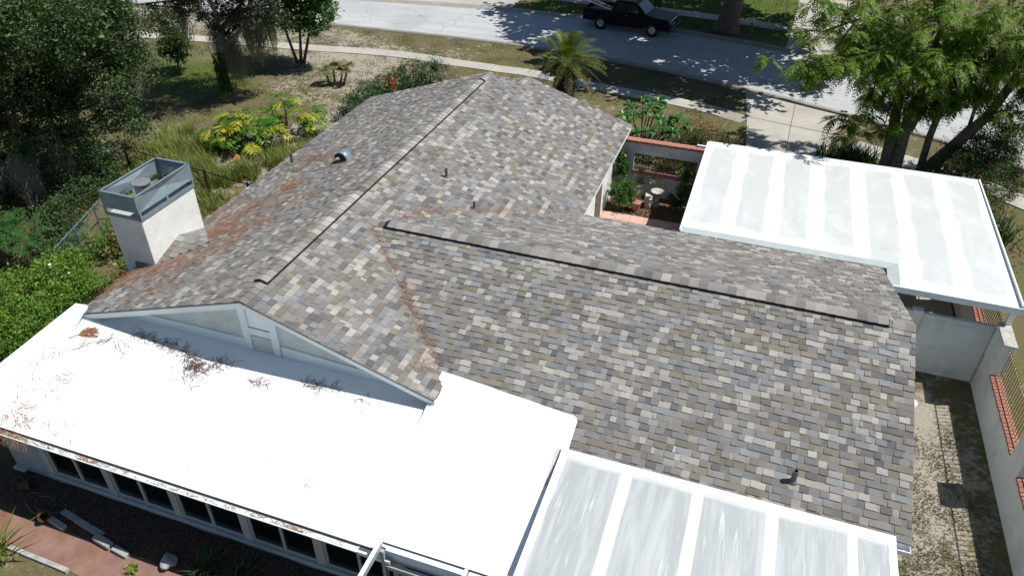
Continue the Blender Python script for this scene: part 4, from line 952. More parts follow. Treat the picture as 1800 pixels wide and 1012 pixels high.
# ================================================================== VEGETATION
def fronds(base, dirs, L, npairs, rng, droop=.35, plen=.38, pw=.10, fwd=.55, lift=0.0, t0=.18, shape='sin'):
    """pinnate leaves: every leaflet one folded quad; returns verts, quads and rachis strips"""
    n = len(base); dirs = dirs/np.linalg.norm(dirs, axis=1, keepdims=True); Ls = (L*rng.uniform(.75, 1.2, n))
    sd = np.cross(dirs, np.array([0, 0, 1.0])); sd /= (np.linalg.norm(sd, axis=1, keepdims=True)+1e-6); upv = np.cross(sd, dirs)
    def cur(t): 
        c = base+dirs*(Ls*t)[:, None]; c = c.copy(); c[:, 2] -= droop*Ls*t*t; return c
    VV = []; QQ = []; k = 0
    ts = np.linspace(t0, .98, npairs)
    for t in ts:
        c = cur(t); env = math.sin(math.pi*(.18+.74*t)) if shape == 'sin' else (1-.55*t)
        tang = dirs.copy(); tang[:, 2] -= 2*droop*t; tang /= np.linalg.norm(tang, axis=1, keepdims=True)
        for s in (-1, 1):
            l = Ls*plen*env*rng.uniform(.85, 1.15, n)
            d = sd*s*math.sqrt(1-fwd*fwd)+tang*fwd+upv*lift; d = d+rng.normal(size=d.shape)*.08; d /= np.linalg.norm(d, axis=1, keepdims=True)
            w = Ls*pw*.5*env
            mid = c+d*(l*.5)[:, None]; tip = c+d*l[:, None]; tip[:, 2] -= l*.18
            VV.append(np.stack([c, mid-tang*w[:, None], tip, mid+tang*w[:, None]], 1).reshape(-1, 3)); QQ.append(np.arange(n*4).reshape(-1, 4)+k); k += n*4
    rw = Ls*.008
    pr = None
    for t in np.linspace(0, 1, 5):
        c = cur(t); a = c-sd*rw[:, None]; b_ = c+sd*rw[:, None]
        if pr is not None:
            VV.append(np.stack([pr[0], pr[1], b_, a], 1).reshape(-1, 3)); QQ.append(np.arange(n*4).reshape(-1, 4)+k); k += n*4
        pr = (a, b_)
    return np.concatenate(VV), np.concatenate(QQ)
def grow(mb, p, d, L, r, depth, rng, tips, spread=.6, up_=.15, nch=(2, 3), shrink=.72, sides=7):
    pts = [Vector(p)]; rad = [r]; d = Vector(d).normalized()
    for k in range(3):
        d = (d+Vector(rng.normal(size=3)*.13)+Vector((0, 0, up_*.15))).normalized(); pts.append(pts[-1]+d*(L/3)); rad.append(r*(1-.11*(k+1)))
    mb.tube(pts, rad, sides if r > .05 else 5, cap=(depth == 0))
    if depth == 0: tips.append((pts[-1], d)); return
    for _ in range(int(rng.integers(nch[0], nch[1]+1))):
        nd = (d+Vector(rng.normal(size=3)*spread)+Vector((0, 0, up_))).normalized()
        grow(mb, pts[-1], nd, L*shrink*rng.uniform(.8, 1.2), r*.62, depth-1, rng, tips, spread, up_, nch, shrink, sides)
def hanging(tops, rng, n, lo, hi, width=.02):
    """grey moss: drooping thin tapered strips gathered in beards"""
    c = tops[rng.integers(0, len(tops), n)]; b0 = c+rng.normal(size=(n, 3))*np.array([.10, .10, .14])
    L = rng.uniform(lo, hi, n); b1 = b0+rng.normal(size=(n, 3))*.07; b1[:, 2] = b0[:, 2]-L; b1[:, 2] = np.maximum(b1[:, 2], .15)
    return strands(b0, b1, width, rng, nrm=(rng.normal(), 1, .1))
def tree(name, label, base, cat='tree', group=None): return thing(name, label, cat, base, group)

# --- big oak on the left edge
r_ = np.random.default_rng(21)
oak = tree('oak_tree', 'huge dark oak filling the upper left corner, hung with grey moss', (-26.5, 18.0, 0))
mb = MB(); tips = []
mb.tube([(-26.5,18,0),(-26.4,18.1,1.2),(-26.1,18.2,2.6),(-25.8,18.4,4.0)], [.55,.42,.38,.34], 12)
for d, L in (((-.2,.8,.6),3), ((.1,-.8,.6),3), ((-.8,0,.6),3), ((.2,.1,1),3)): grow(mb, (-25.8,18.4,3.9), d, L, .2, 2, r_, tips, .5)
mb.tube([(-22.6,16.0,0),(-22.75,16.1,1.5),(-23.0,16.3,3.2),(-23.4,16.8,5)], [.2,.16,.14,.12], 9)
build('trunk', mb, M['bark'], oak, smooth=True)
ob = [(-25.6,20.6,5.3,2.8,2.4,1.8), (-23.0,20.6,5.0,1.7,1.6,1.5), (-23.0,17.4,4.4,1.6,1.5,1.2), (-22.5,19.2,3.1,1.25,1.3,1.1), (-22.2,17.4,2.7,1.0,1.0,.8), (-24.4,15.6,4.9,1.9,1.8,1.6), (-22.3,19.8,1.9,.9,.9,.7),
      (-23.2,17.6,7.2,4.2,4.0,2.0), (-25.5,13.5,4.5,2,2,2), (-26.5,15.5,2.2,1.7,1.8,1.4), (-24.4,18.6,2.2,1.5,1.5,1.1), (-25.4,12.6,1.8,1.6,1.6,1.3), (-23.0,21.6,3.4,1.0,1.0,.8), (-23.4,18.3,3.9,1.2,1.2,1.0), (-21.9,18.4,3.6,1.0,1.0,.8), (-23.2,15.4,3.0,1.3,1.2,.9), (-24.6,14.2,1.2,1.6,1.4,1.1), (-22.8,17.8,1.2,1.2,1.3,.9), (-26,17,4.2,1.8,1.8,1.4), (-22.0,20.8,3.9,1.0,1.0,.8), (-27,20,3,2,2,1.5), (-21.6,17.0,6.6,2.6,2.6,1.4)]
foliage('crown', ob, 150000, .12, M['oak_leaf'], oak, r_, sub=.52, shell=.72, per=190)
tw = [(-23.6,24.2,4.4,.9,1.0,.45), (-24.2,26.3,4.6,.7,.8,.4), (-25.0,27.2,4.0,.5,.6,.4), (-25.8,24.5,3.2,.6,.6,.5), (-24.3,22.9,3.2,.5,.5,.5)]
foliage('outer_branch_leaves', tw, 5200, .11, M['oak_leaf2'], oak, r_, sub=.34, shell=.3)
mb = MB()
for b in tw: mb.tube([(-25.2,20.6,5.2), ((b[0]-25.2)/2,(b[1]+20.6)/2,5.0), (b[0],b[1],b[2]), (b[0]+.3,b[1]+.3,b[2]-.3)], [.07,.05,.03,.015], 6)
build('branch', mb, M['bark'], oak, smooth=True)
mt = np.array([(-22.9,16.0,2.6), (-22.6,15.6,2.3), (-23.4,15.2,2.8), (-22.4,17.0,2.2), (-23.3,13.6,2.2), (-25.7,24.4,3.2), (-24.2,22.9,3.2), (-25.0,27.1,4.0), (-22.9,18.5,2.6), (-24,14.5,2.8), (-23.5,14,2.4)])
V, Q = hanging(mt, r_, 1300, .4, 1.6, .014); np_mesh('hanging_moss', V, Q, M['moss'], oak)
un = tree('understory_shrub', 'dark shrub in the deep shade below the huge oak', (-22.6, 14.0, 0), 'shrub')
foliage('leaves', [(-22.6,13.6,.8,1.2,1.1,.8), (-21.4,15.4,.6,.8,1.0,.6), (-23.6,12.4,.8,1.3,1.2,.9), (-22.0,16.8,.7,.8,.9,.7), (-21.6,13.2,.5,.8,.8,.5), (-24.5,15.0,.8,1.3,1.3,.9), (-22.2,18.4,.6,.8,.8,.6), (-20.5,13.3,.45,.8,.8,.45), (-20.9,14.6,.45,.7,.8,.45), (-19.9,14.2,.35,.6,.7,.35)], 30000, .09, M['oak_leaf'], un, r_, sub=.3, shell=.4)
mb = MB(); [mb.tube([(x, y, 0), (x, y+.1, .8)], [.04, .02], 6) for x, y in ((-22.6,13.6), (-21.4,15.4), (-23.6,12.4), (-22,16.8))]; build('stems', mb, M['bark'], un)
# --- moss and vine covered oak
r_ = np.random.default_rng(22)
mo = tree('oak_tree', 'slender oak with vine wrapped trunk and long grey moss above the yellow plants', (-23.35, 26.95, 0))
mb = MB(); tips = []
mb.tube([(-23.35,26.95,0),(-23.38,27.0,.8),(-23.3,27.1,1.7),(-23.25,27.2,2.6),(-23.2,27.25,3.3)], [.30,.22,.20,.21,.19], 12)
for d, L, rr in (((-.6,.2,.9),1.6,.13), ((.75,.1,.55),1.8,.13), ((.4,.7,.7),1.5,.10), ((.2,-.3,1),1.6,.12)): grow(mb, (-23.2,27.25,3.2), d, L, rr, 2, r_, tips, .55)
mb.tube([(-23.22,27.2,2.5),(-22.6,27.3,2.9),(-21.9,27.5,3.5),(-21.2,27.6,4.2)], [.12,.10,.08,.05], 8)
build('trunk', mb, M['bark_grey'], mo, smooth=True)
foliage('crown', [(-24.2,27.9,4.1,1.0,1.0,.7), (-21.8,27.7,4.2,1.3,1.1,.75), (-22.6,28.4,3.5,.9,.8,.5), (-23.2,27.6,3.5,.8,.8,.6), (-22.8,27.6,6.2,3.2,3.0,1.6), (-21.0,28.4,3.7,.7,.7,.5), (-23.4,27.5,2.9,.45,.4,.4)], 46000, .105, M['oak_leaf2'], mo, r_, sub=.36, shell=.4)
V, Q = hanging(np.array([(-23.1,27.2,3.0), (-22.9,27.3,2.6), (-23.3,27.2,2.8), (-22.6,27.4,2.9), (-21.9,27.6,3.4), (-21.4,27.7,3.5), (-22.3,27.9,3.2), (-21.1,28.0,3.6), (-23.6,27.3,3.2), (-22.8,27.25,2.3), (-22.5,27.3,2.2), (-21.7,27.8,3.2)]), r_, 1500, .3, 1.5, .014); np_mesh('hanging_moss', V, Q, M['moss'], mo)
n = 1500; a = r_.uniform(-2.2, 1.6, n); z = r_.uniform(.1, 2.3, n); p = np.stack([-23.36+(.23+.05*r_.random(n))*np.cos(a), 26.98+(.23+.05*r_.random(n))*np.sin(a), z], 1)
V, Q = leaves(p, .10, r_, .8); np_mesh('climbing_vine', V, Q, M['vine'], mo)
# --- bright green three-stemmed tree
r_ = np.random.default_rng(23)
la = tree('broadleaf_tree', 'bright green tree on three thin stems by the sidewalk', (-23.1, 32.65, 0))
mb = MB(); tips = []
for (bx, by, d) in ((-23.25,32.65,(-.25,0,1)), (-23.0,32.6,(.08,.1,1)), (-22.9,32.7,(.35,.05,1))): 
    b0 = Vector((bx, by, 0)); d = Vector(d).normalized(); mb.tube([b0, b0+d*1.0, b0+d*2.0+Vector((0,0,.05))], [.09,.07,.06], 8); grow(mb, b0+d*2.0, d, 1.2, .055, 2, r_, tips, .5)
build('trunk', mb, M['bark'], la, smooth=True)
foliage('crown', [(-22.1,32.4,3.2,1.25,1.2,.95), (-23.4,32.3,2.9,.9,.9,.8), (-21.1,32.1,2.9,.85,.9,.75), (-22.4,32.0,2.3,.8,.8,.45), (-22.2,32.4,4.7,1.9,1.9,1.2), (-21.5,31.9,2.2,.5,.5,.35), (-24.0,32.2,2.2,.5,.5,.5)], 21000, .16, M['laurel_leaf'], la, r_, sub=.36, shell=.45)
# --- small round tree
r_ = np.random.default_rng(24)
sm_ = tree('small_tree', 'small round crowned young tree alone on the green patch', (-28.0, 29.3, 0))
mb = MB(); tips = []; mb.tube([(-28,29.3,0),(-28.0,29.35,.5)], [.06,.05], 7); 
for d in ((.4,0,1), (-.4,.2,1), (0,-.4,1), (0,.4,1)): grow(mb, (-28,29.35,.45), d, .5, .035, 1, r_, tips, .5)
build('trunk', mb, M['bark'], sm_, smooth=True)
foliage('crown', [(-27.95,29.4,1.35,.85,.85,.75), (-28.1,29.3,1.9,.5,.5,.4), (-27.5,29.2,1.0,.4,.4,.4)], 6200, .12, M['crape_leaf'], sm_, r_, sub=.26, shell=.35)
# --- far street oak and its crown over the road
r_ = np.random.default_rng(25)
so_ = tree('street_oak', 'thick dark oak trunk on the far verge whose crown shades the road', (-2.7, 46.2, 0))
mb = MB(); tips = []
mb.tube([(-2.7,46.2,-.02),(-2.68,46.2,.35),(-2.62,46.2,1.0),(-2.5,46.15,2.2),(-2.4,46.1,3.8)], [.82,.66,.58,.54,.50], 16)
for d in ((-.8,-.5,.5), (.7,-.6,.5), (-.5,.7,.5), (.6,.6,.5), (0,-1,.45), (-1,.1,.5), (.1,0,1)): grow(mb, (-2.4,46.1,3.7), d, 3.2, .28, 2, r_, tips, .45, up_=.05)
build('trunk', mb, M['bark'], so_, smooth=True)
sb = [(-2.0,44.6,8.6,6.0,6.0,2.2), (-6.6,43.6,8.2,4.0,3.8,1.7), (3.2,42.6,8.0,3.6,3.6,1.6), (-3.4,38.9,8.0,4.0,3.0,1.5), (.8,38.6,8.2,2.8,2.4,1.3), (-9.8,46.6,8.0,3.0,3.0,1.5), (2.5,47.5,8.6,3.6,3.2,1.6), (-3,49.5,9,5,3,2), (2.6,36.6,8.0,2.4,1.8,1.1), (-1.6,36.4,8.0,2.6,1.6,1.0), (6.3,40.8,8.2,2.2,2.0,1.1), (-6,49.6,8.6,4.2,2.4,1.4), (2.4,50.8,8.6,4.0,2.4,1.4), (-1.5,53,8.8,5,2.4,1.4), (4.5,46.5,8.4,2.4,2.2,1.2)]
foliage('crown', sb, 43000, .42, M['oak_leaf'], so_, r_, sub=.75, shell=.3, aspect=.6, upbias=.9)
# --- hedge with red flowers
r_ = np.random.default_rng(26)
hd = thing('flowering_hedge', 'low dark green hedge with red blossoms beyond the left roof edge', 'hedge', (-16.2, 29.5, 0))
hb = [(-16.9,27.2,.5,.7,.8,.6), (-16.7,28.2,.6,.8,.8,.7), (-16.5,29.2,.65,.8,.8,.72), (-16.2,30.2,.7,.8,.8,.72), (-15.8,31.1,.75,.85,.8,.72), (-15.3,31.9,.7,.8,.7,.7)]
foliage('leaves', hb, 17000, .085, M['hedge_leaf'], hd, r_, sub=.25, shell=.45)
p = np.concatenate([np.array([-15.95,29.3,1.25])+r_.normal(size=(14,3))*[.22,.22,.12], np.array([-15.7,28.9,1.1])+r_.normal(size=(26,3))*[.14,.14,.14], np.array([-15.4,30.7,1.4])+r_.normal(size=(12,3))*[.2,.2,.08]])
V, Q = leaves(p, .11, r_, .8); np_mesh('blossoms', V, Q, M['red_flower'], hd)
mb = MB(); [mb.tube([(b[0], b[1], 0), (b[0]+.05, b[1], .5)], [.05, .03], 6) for b in hb]; build('stems', mb, M['bark'], hd)
# --- lobed yellow-green philodendrons
def philo(label, base, crowns, rng, yellow=.4, n=12, L=.55, stems=True, group=None):
    t = thing('lobed_leaf_plant', label, 'plant', base, group); g = []; y_ = []; mb = MB()
    for (cx, cy, cz, r) in crowns:
        if stems: mb.tube([(base[0]+(cx-base[0])*.5, base[1]+(cy-base[1])*.5, 0), (cx, cy, cz*.6), (cx, cy, cz)], [.06, .05, .035], 7)
        az = rng.uniform(0, 2*np.pi, n); el = rng.uniform(.05, .75, n); d = np.stack([np.cos(az)*np.cos(el), np.sin(az)*np.cos(el), np.sin(el)], 1)
        b0 = np.array([cx, cy, cz])+d*r*.55
        for b_, q in zip(b0, d): mb.tube([(cx, cy, cz-.05), tuple((np.array([cx, cy, cz])+b_)/2+[0, 0, .03]), tuple(b_)], .012, 4)
        d2 = d.copy(); d2[:, 2] -= .35; m = rng.random(n) < yellow
        for sel, lst in ((m, y_), (~m, g)):
            if sel.any(): lst.append(fronds(b0[sel], d2[sel], L, 6, rng, droop=.35, plen=.62, pw=.26, fwd=.5, t0=.02))
    build('stems', mb, M['stem'], t, smooth=True)
    if g: V, Q = merge(g); np_mesh('green_leaves', V, Q, M['philo_green'], t)
    if y_: V, Q = merge(y_); np_mesh('yellow_leaves', V, Q, M['philo_yellow'], t)
    return t
r_ = np.random.default_rng(27)
philo('big clump of lobed leaves turning yellow among the tall grass', (-19.6, 22.7, 0), [(-20.0,22.8,1.0,.6), (-19.3,22.9,1.15,.6), (-18.7,22.9,1.0,.6), (-20.6,22.6,.75,.5), (-19.6,22.3,.7,.5), (-18.9,22.3,.6,.5), (-19.9,23.3,1.2,.6), (-19.0,23.4,1.2,.6), (-18.3,23.2,.9,.5)], r_, .38, 15, .52)
philo('tall lobed leaf plant on a bare stem, left of the pair by the roof edge', (-19.1, 25.1, 0), [(-19.0,25.3,1.15,.5)], r_, .2, 16, .5, group='pair of lobed leaf plants by the roof edge')
philo('bushy lobed leaf plant with yellow tips, right of the pair by the roof edge', (-17.75, 24.7, 0), [(-17.7,24.9,.95,.5), (-17.5,24.8,.8,.4)], r_, .3, 14, .55, group='pair of lobed leaf plants by the roof edge')
# --- tall grass around the chimney side (uncountable)
r_ = np.random.default_rng(28)
def patch(cx, cy, rx, ry, n, h): return np.stack([cx+rx*r_.normal(size=n)*.5, cy+ry*r_.normal(size=n)*.5, np.zeros(n)], 1), h
pts = []; hs = []
for (cx, cy, rx, ry, n, h) in ((-22.2,21.6,1.2,.9,1300,.8), (-21.4,21.2,1.0,.8,1000,.8), (-20.6,20.6,1.1,.8,1200,.75), (-21.6,20.0,1.4,.8,900,.6), (-19.7,20.2,1.0,.9,1100,.75), (-18.9,20.2,.8,.7,800,.7), (-18.0,20.8,.7,.6,700,.75), (-17.2,22.3,.8,.7,900,.7), (-16.6,23.3,.7,.6,700,.65), (-18.1,23.0,.9,.6,700,.65), (-19.4,18.6,1.0,.7,600,.55), (-18.0,18.6,1.2,.6,700,.5), (-21.6,18.4,.9,.9,800,.6), (-20.6,22.3,.9,.6,600,.7), (-16.0,21.0,.6,.9,400,.5), (-17.0,17.4,1.0,.9,500,.4), (-16.9,25.0,.5,.5,300,.5), (-22.6,22.8,.9,.6,700,.7), (-16.5,15.6,1.1,.8,450,.35), (-18.6,16.4,1.0,.8,600,.5), (-19.9,25.6,.35,.35,260,.5)):
    p, h = patch(cx, cy, rx, ry, n, h); 
    c = p[r_.integers(0, n, max(5, n//34))]; p = c[r_.integers(0, len(c), n)]+r_.normal(size=(n, 3))*[.10, .10, 0]; p[:, 2] = 0
    pts.append(p); hs.append(np.full(n, h))
p = np.concatenate(pts); h = np.concatenate(hs); k = p[:, 0] < -14.3; p = p[k]; h = h[k]
dry = r_.random(len(p)) < .28
V, Q = blades(p[~dry], h[~dry]*.9, .026, .6, r_); tag(np_mesh('tall_grass', V, Q, M['grass_green']), 'tall yellow green grass growing behind the chimney', None, kind='stuff')
V, Q = blades(p[dry], h[dry]*.9, .018, .7, r_); tag(np_mesh('dry_grass', V, Q, M['grass_dry']), 'dry straw coloured grass mixed into the tall green grass', None, kind='stuff')
# short turf tufts on verge, lawn and yards
n = 44000; p = np.stack([r_.uniform(-36, 12, n), r_.uniform(24, 40, n), np.zeros(n)], 1)
cl_c = np.stack([r_.uniform(-36, 12, 900), r_.uniform(24, 40, 900)], 1); p[:, :2] = cl_c[r_.integers(0, 900, n)]+r_.normal(size=(n, 2))*.28
ng = lambda x: np.interp(x, near_l[::1, 0][:60], near_l[::1, 1][:60])
swl = spline([(-45,31.8),(-33,33.8),(-28,34.5),(-23.6,35.05),(-19,35.7),(-15.5,35.52),(-13,35.45),(-11.4,35.42),(-8,34.8),(-6.2,34.5),(-4,34.2),(-2,33.7),(-.45,33.1)], .5)
ok = (p[:, 1] < ng(p[:, 0])-.28) & (np.abs(p[:, 1]-np.interp(p[:, 0], swl[:, 0], swl[:, 1])) > .56) & ~((p[:, 0] > -14.2) & (p[:, 0] < -.95) & (p[:, 1] < 25.2)) & ~((p[:, 0] > -1.5) & (p[:, 0] < 4.3)) & ~((p[:, 0] > -1.5) & (p[:, 0] < 7) & (p[:, 1] < 25.5)) & ~((p[:, 0] > 4) & (p[:, 1] > 28.0-.45*(p[:, 0]-9)))
p = p[ok]
V, Q = blades(p, .07, .035, .9, r_, seg=2); tag(np_mesh('turf', V, Q, M['turf']), 'patchy short dry turf over the sandy front yard', None, kind='stuff')
n = 9000; p = np.stack([r_.uniform(-15.5, .7, n), r_.uniform(46.2, 55, n), np.zeros(n)], 1); p = p[np.abs(p[:, 1]-(49.2-.06*(p[:, 0]+6))) > .7]
V, Q = blades(p, .10, .04, .8, r_, seg=2); tag(np_mesh('lawn_grass', V, Q, M['lawn']), 'green lawn grass on the far side of the road', None, kind='stuff')
# weeds in the side yard
cs = np.array([(4.7,16.2),(5.0,14.6),(5.5,14.2),(5.2,13.0),(4.9,12.3),(5.6,12.6),(5.4,11.5),(6.0,11.2),(4.8,13.5),(5.9,15.0),(5.0,11.3),(6.2,13.0),(5.5,10.6),(4.6,10.8),(5.75,13.6)])
n = 5200; p = np.zeros((n, 3)); p[:, :2] = cs[r_.integers(0, len(cs), n)]+r_.normal(size=(n, 2))*[.17, .28]; p = p[(p[:, 0] > 3.7) & (p[:, 0] < 6.55) & (p[:, 1] < 17.3)]
V, Q = blades(p, .05, .018, 1.0, r_, seg=2); tag(np_mesh('weeds', V, Q, leafmat('weed_leaf', [(.055,.068,.028), (.12,.112,.066), (.18,.158,.108), (.08,.082,.042)], .2)), 'low weeds and dry grass in the sandy side yard', None, kind='stuff')
# --- leafy bush, lower left
r_ = np.random.default_rng(29)
bu = thing('leafy_bush', 'dense bright green bush beside the left end of the white roof', 'bush', (-17.8, 11.5, 0))
bb_ = [(-17.9,11.9,.6,1.0,.9,.7), (-17.2,11.3,.55,.9,.9,.6), (-18.4,12.7,.7,.9,.8,.7), (-17.2,12.4,.4,.8,.7,.5), (-17.6,10.4,.6,1.0,.9,.7), (-16.4,10.6,.4,.7,.8,.5), (-18.8,11.2,.7,.9,1.0,.7), (-17.4,9.3,.5,.9,.9,.6), (-16.0,11.4,.3,.5,.6,.35), (-18.3,9.0,.5,.9,.9,.6)]
foliage('leaves', bb_, 36000, .085, M['bush_leaf'], bu, r_, sub=.25, shell=.5)
foliage('young_leaves', [(b[0]+.2, b[1]-.1, b[2]+.25, b[3]*.7, b[4]*.7, b[5]*.6) for b in bb_[::2]], 5000, .07, leafmat('young_leaf', [(.14,.24,.03), (.22,.32,.05)], .4), bu, r_, sub=.22, shell=.6)
p = clump_points(bb_, 60, r_); p[:, 2] += .25; V, Q = leaves(p[:12], .07, r_, .9); np_mesh('blossoms', V, Q, M['white_flower'], bu)
mb = MB(); [mb.tube([(b[0], b[1], 0), (b[0], b[1]+.1, b[2])], [.04, .02], 6) for b in bb_]; build('stems', mb, M['bark'], bu)
fe = thing('feathery_shrub', 'feathery leaved green shrub at the left edge above the bright bush', 'shrub', (-20.6, 12.6, 0))
az = r_.uniform(0, 2*np.pi, 90); c = np.stack([-20.0+r_.normal(size=90)*.45, 12.4+r_.normal(size=90)*.5, 1.5+r_.random(90)*.8], 1); d = np.stack([np.cos(az), np.sin(az), r_.uniform(-.2, .5, 90)], 1)
V, Q = fronds(c, d, .6, 11, r_, droop=.4, plen=.30, pw=.07); np_mesh('leaves', V, Q, M['fern_leaf'], fe)
mb = MB(); [mb.tube([(-20.5,12.6,0), (-20.3,12.5,.9), tuple(q)], [.05, .03, .01], 5) for q in c[::4]]; build('stems', mb, M['bark'], fe)
# undergrowth along the chain link fence
ug = thing('undergrowth_shrub', 'tangled brown and green shrub against the chain link fence', 'shrub', (-18.4, 15, 0))
foliage('leaves', [(-19.0,14.6,.5,.8,1.0,.5), (-18.0,15.6,.5,.8,.9,.45), (-19.2,16.4,.5,.8,.9,.5), (-17.4,14.4,.25,.7,.7,.25), (-18.6,17.3,.45,.8,.7,.4)], 9000, .08, M['bush_leaf'], ug, r_, sub=.25, shell=.4)
foliage('dead_leaves', [(-18.3,15.0,.45,.7,.8,.4), (-17.8,16.2,.4,.6,.7,.35), (-17.0,14.0,.15,.8,.9,.15)], 4200, .09, M['brown_leaf'], ug, r_, sub=.25, shell=.2)
# fallen rust leaves in the bed beyond the grass
n = 70; p = np.array([-18.9,22.0,.12])+r_.normal(size=(n, 3))*[.28, .2, .06]; p[:, 2] = np.abs(p[:, 2]); V, Q = leaves(p, .26, r_, .6)
tag(np_mesh('dead_fronds', V, Q, leafmat('rust_leaf', [(.5,.2,.06), (.35,.12,.05), (.55,.3,.12)], .1)), 'rust orange dead leaves below the yellow lobed plants', 'dead leaves')
# --- date palm
r_ = np.random.default_rng(30)
pl = thing('date_palm', 'short thick date palm with arching fronds beyond the far roof corner', 'palm', (-8.75, 32.7, 0)); pc = np.array([-8.7, 32.75, 1.72])
tr = MB(); tr.lathe((-8.75,32.72,0), [(.42,0),(.40,.5),(.46,1.0),(.52,1.35),(.42,1.6),(.2,1.75)], 14); build('trunk', tr, M['palm_bark'], pl, smooth=False)
bo = MB()
for k in range(110):
    a = k*2.4; z = .1+1.45*k/110; rr = .42+.08*(z/1.5); c = Vector((-8.75+rr*math.cos(a), 32.72+rr*math.sin(a), z)); o_ = Vector((math.cos(a), math.sin(a), .9)).normalized()
    bo.beam(c-o_*.05, c+o_*.10, .09, .035)
build('frond_bases', bo, M['palm_bark'], pl)
nf = 50; az = np.arange(nf)*2.39996; el = np.linspace(1.5, -.34, nf); d = np.stack([np.cos(az)*np.cos(el), np.sin(az)*np.cos(el), np.sin(el)], 1)
b0 = pc+d*.12
gsel = np.arange(nf) < 37
V, Q = fronds(b0[gsel], d[gsel], 2.15, 44, r_, droop=.42, plen=.17, pw=.016, fwd=.62, lift=.35, t0=.12); np_mesh('fronds', V, Q, M['palm_leaf'], pl)
V, Q = fronds(b0[~gsel], d[~gsel], 2.1, 40, r_, droop=.58, plen=.16, pw=.016, fwd=.65, lift=.15, t0=.12); np_mesh('old_fronds', V, Q, M['palm_old'], pl)
p = pc+np.array([0, 0, -.35])+r_.normal(size=(500, 3))*[.35, .35, .22]; V, Q = leaves(p, .12, r_, .7); np_mesh('crown_ferns', V, Q, M['vine'], pl)['kind'] = 'stuff'
# --- saw palmetto
def fan_plant(label, base, heads, rng, name='palmetto', mname='palmetto', L=.38):
    t = thing(name, label, 'palm', base); P = []; mb = MB()
    for (x, y, z) in heads:
        for j in range(9):
            az = rng.uniform(0, 6.28); el = rng.uniform(.2, 1.2); d = np.array([math.cos(az)*math.cos(el), math.sin(az)*math.cos(el), math.sin(el)]); c = np.array([x, y, z])+d*.22
            mb.tube([(x, y, z-.1), tuple(c)], .008, 4)
            s = np.cross(d, [0, 0, 1]); s /= np.linalg.norm(s); aa = np.linspace(-1.25, 1.25, 12); dd = d[None]*np.cos(aa)[:, None]+s[None]*np.sin(aa)[:, None]
            tip = c+dd*L*rng.uniform(.8, 1.1, 12)[:, None]; tip[:, 2] -= .06; w = np.cross(dd, d+[0, 0, .6]); w /= (np.linalg.norm(w, axis=1, keepdims=True)+1e-6); mid = c+dd*L*.55
            sd_ = (dd*-np.sin(0)+np.cross(np.cross(d, s)[None], dd))*.022
            P.append((np.stack([np.repeat(c[None], 12, 0), mid-sd_, tip, mid+sd_], 1).reshape(-1, 3), np.arange(48).reshape(-1, 4)))
        mb.tube([(base[0]+(x-base[0])*.6, base[1]+(y-base[1])*.6, 0), (x, y, z-.05)], [.06, .045], 7)
    V, Q = merge(P); np_mesh('fans', V, Q, M[mname], t); build('stems', mb, M['bark'], t); return t
fan_plant('pale green fan leaved palmetto in the sandy yard', (-19.7, 30.4, 0), [(-20.1,30.4,.55), (-19.8,30.6,.75), (-19.3,30.5,.6), (-19.1,30.7,.8)], np.random.default_rng(31))

# --- plumeria by the courtyard wall
r_ = np.random.default_rng(32)
pm = thing('plumeria', 'plumeria with rosettes of long glossy leaves behind the brick coping', 'shrub', (-4.3, 28.4, 0))
ros = [(-4.9,29.0,1.5), (-4.5,29.3,1.75), (-4.1,29.1,1.6), (-4.7,28.5,1.35), (-4.2,28.6,1.6), (-3.7,28.9,1.55), (-3.6,28.3,1.45), (-3.2,28.2,1.4), (-2.9,28.4,1.5), (-2.6,28.3,1.35), (-3.4,27.5,1.5), (-3.75,26.4,1.7), (-4.9,28.0,1.2), (-5.1,28.5,1.3), (-4.3,26.5,1.45), (-3.0,27.7,1.3), (-3.9,29.5,1.7)]
mb = MB(); P = []
for (x, y, z) in ros:
    mb.tube([(-4.2+(x+4.2)*.2, 28.3+(y-28.3)*.2, 0), (-4.2+(x+4.2)*.55, 28.3+(y-28.3)*.55, z*.5), (x, y, z-.05)], [.04, .035, .02], 6)
    n = 20; az = r_.uniform(0, 6.28, n); el = r_.uniform(-.1, 1.0, n); d = np.stack([np.cos(az)*np.cos(el), np.sin(az)*np.cos(el), np.sin(el)], 1); b0 = np.repeat(np.array([[x, y, z]]), n, 0)
    L = r_.uniform(.34, .52, n)[:, None]; sd = np.cross(d, [0, 0, 1.0]); sd /= np.linalg.norm(sd, axis=1, keepdims=True)
    m1 = b0+d*L*.45; m1[:, 2] += .02; m2 = b0+d*L*.8; m2[:, 2] -= .05; tip = b0+d*L; tip[:, 2] -= .14; w = L*.13
    Vv = np.stack([b0, b0, m1-sd*w, m1+sd*w, m2-sd*w*.8, m2+sd*w*.8, tip-sd*.004, tip+sd*.004], 1)
    Vv[:, 0] -= sd*.006; Vv[:, 1] += sd*.006
    Qq = np.array([[0,1,3,2],[2,3,5,4],[4,5,7,6]])[None]+(np.arange(n)*8)[:, None, None]; P.append((Vv.reshape(-1, 3), Qq.reshape(-1, 4)))
build('branches', mb, M['bark'], pm, smooth=True); V, Q = merge(P); np_mesh('leaves', V, Q, M['plum_leaf'], pm)
p = np.array([ros[i] for i in (2, 5, 6)])+[0, 0, .12]; V, Q = leaves(np.repeat(p, 4, 0)+r_.normal(size=(12, 3))*.04, .08, r_, .8); np_mesh('blossoms', V, Q, M['white_flower'], pm)
bb2 = thing('twiggy_bush', 'sparse brown twiggy bush between the plumeria and the sidewalk', 'bush', (-2.2, 29.8, 0))
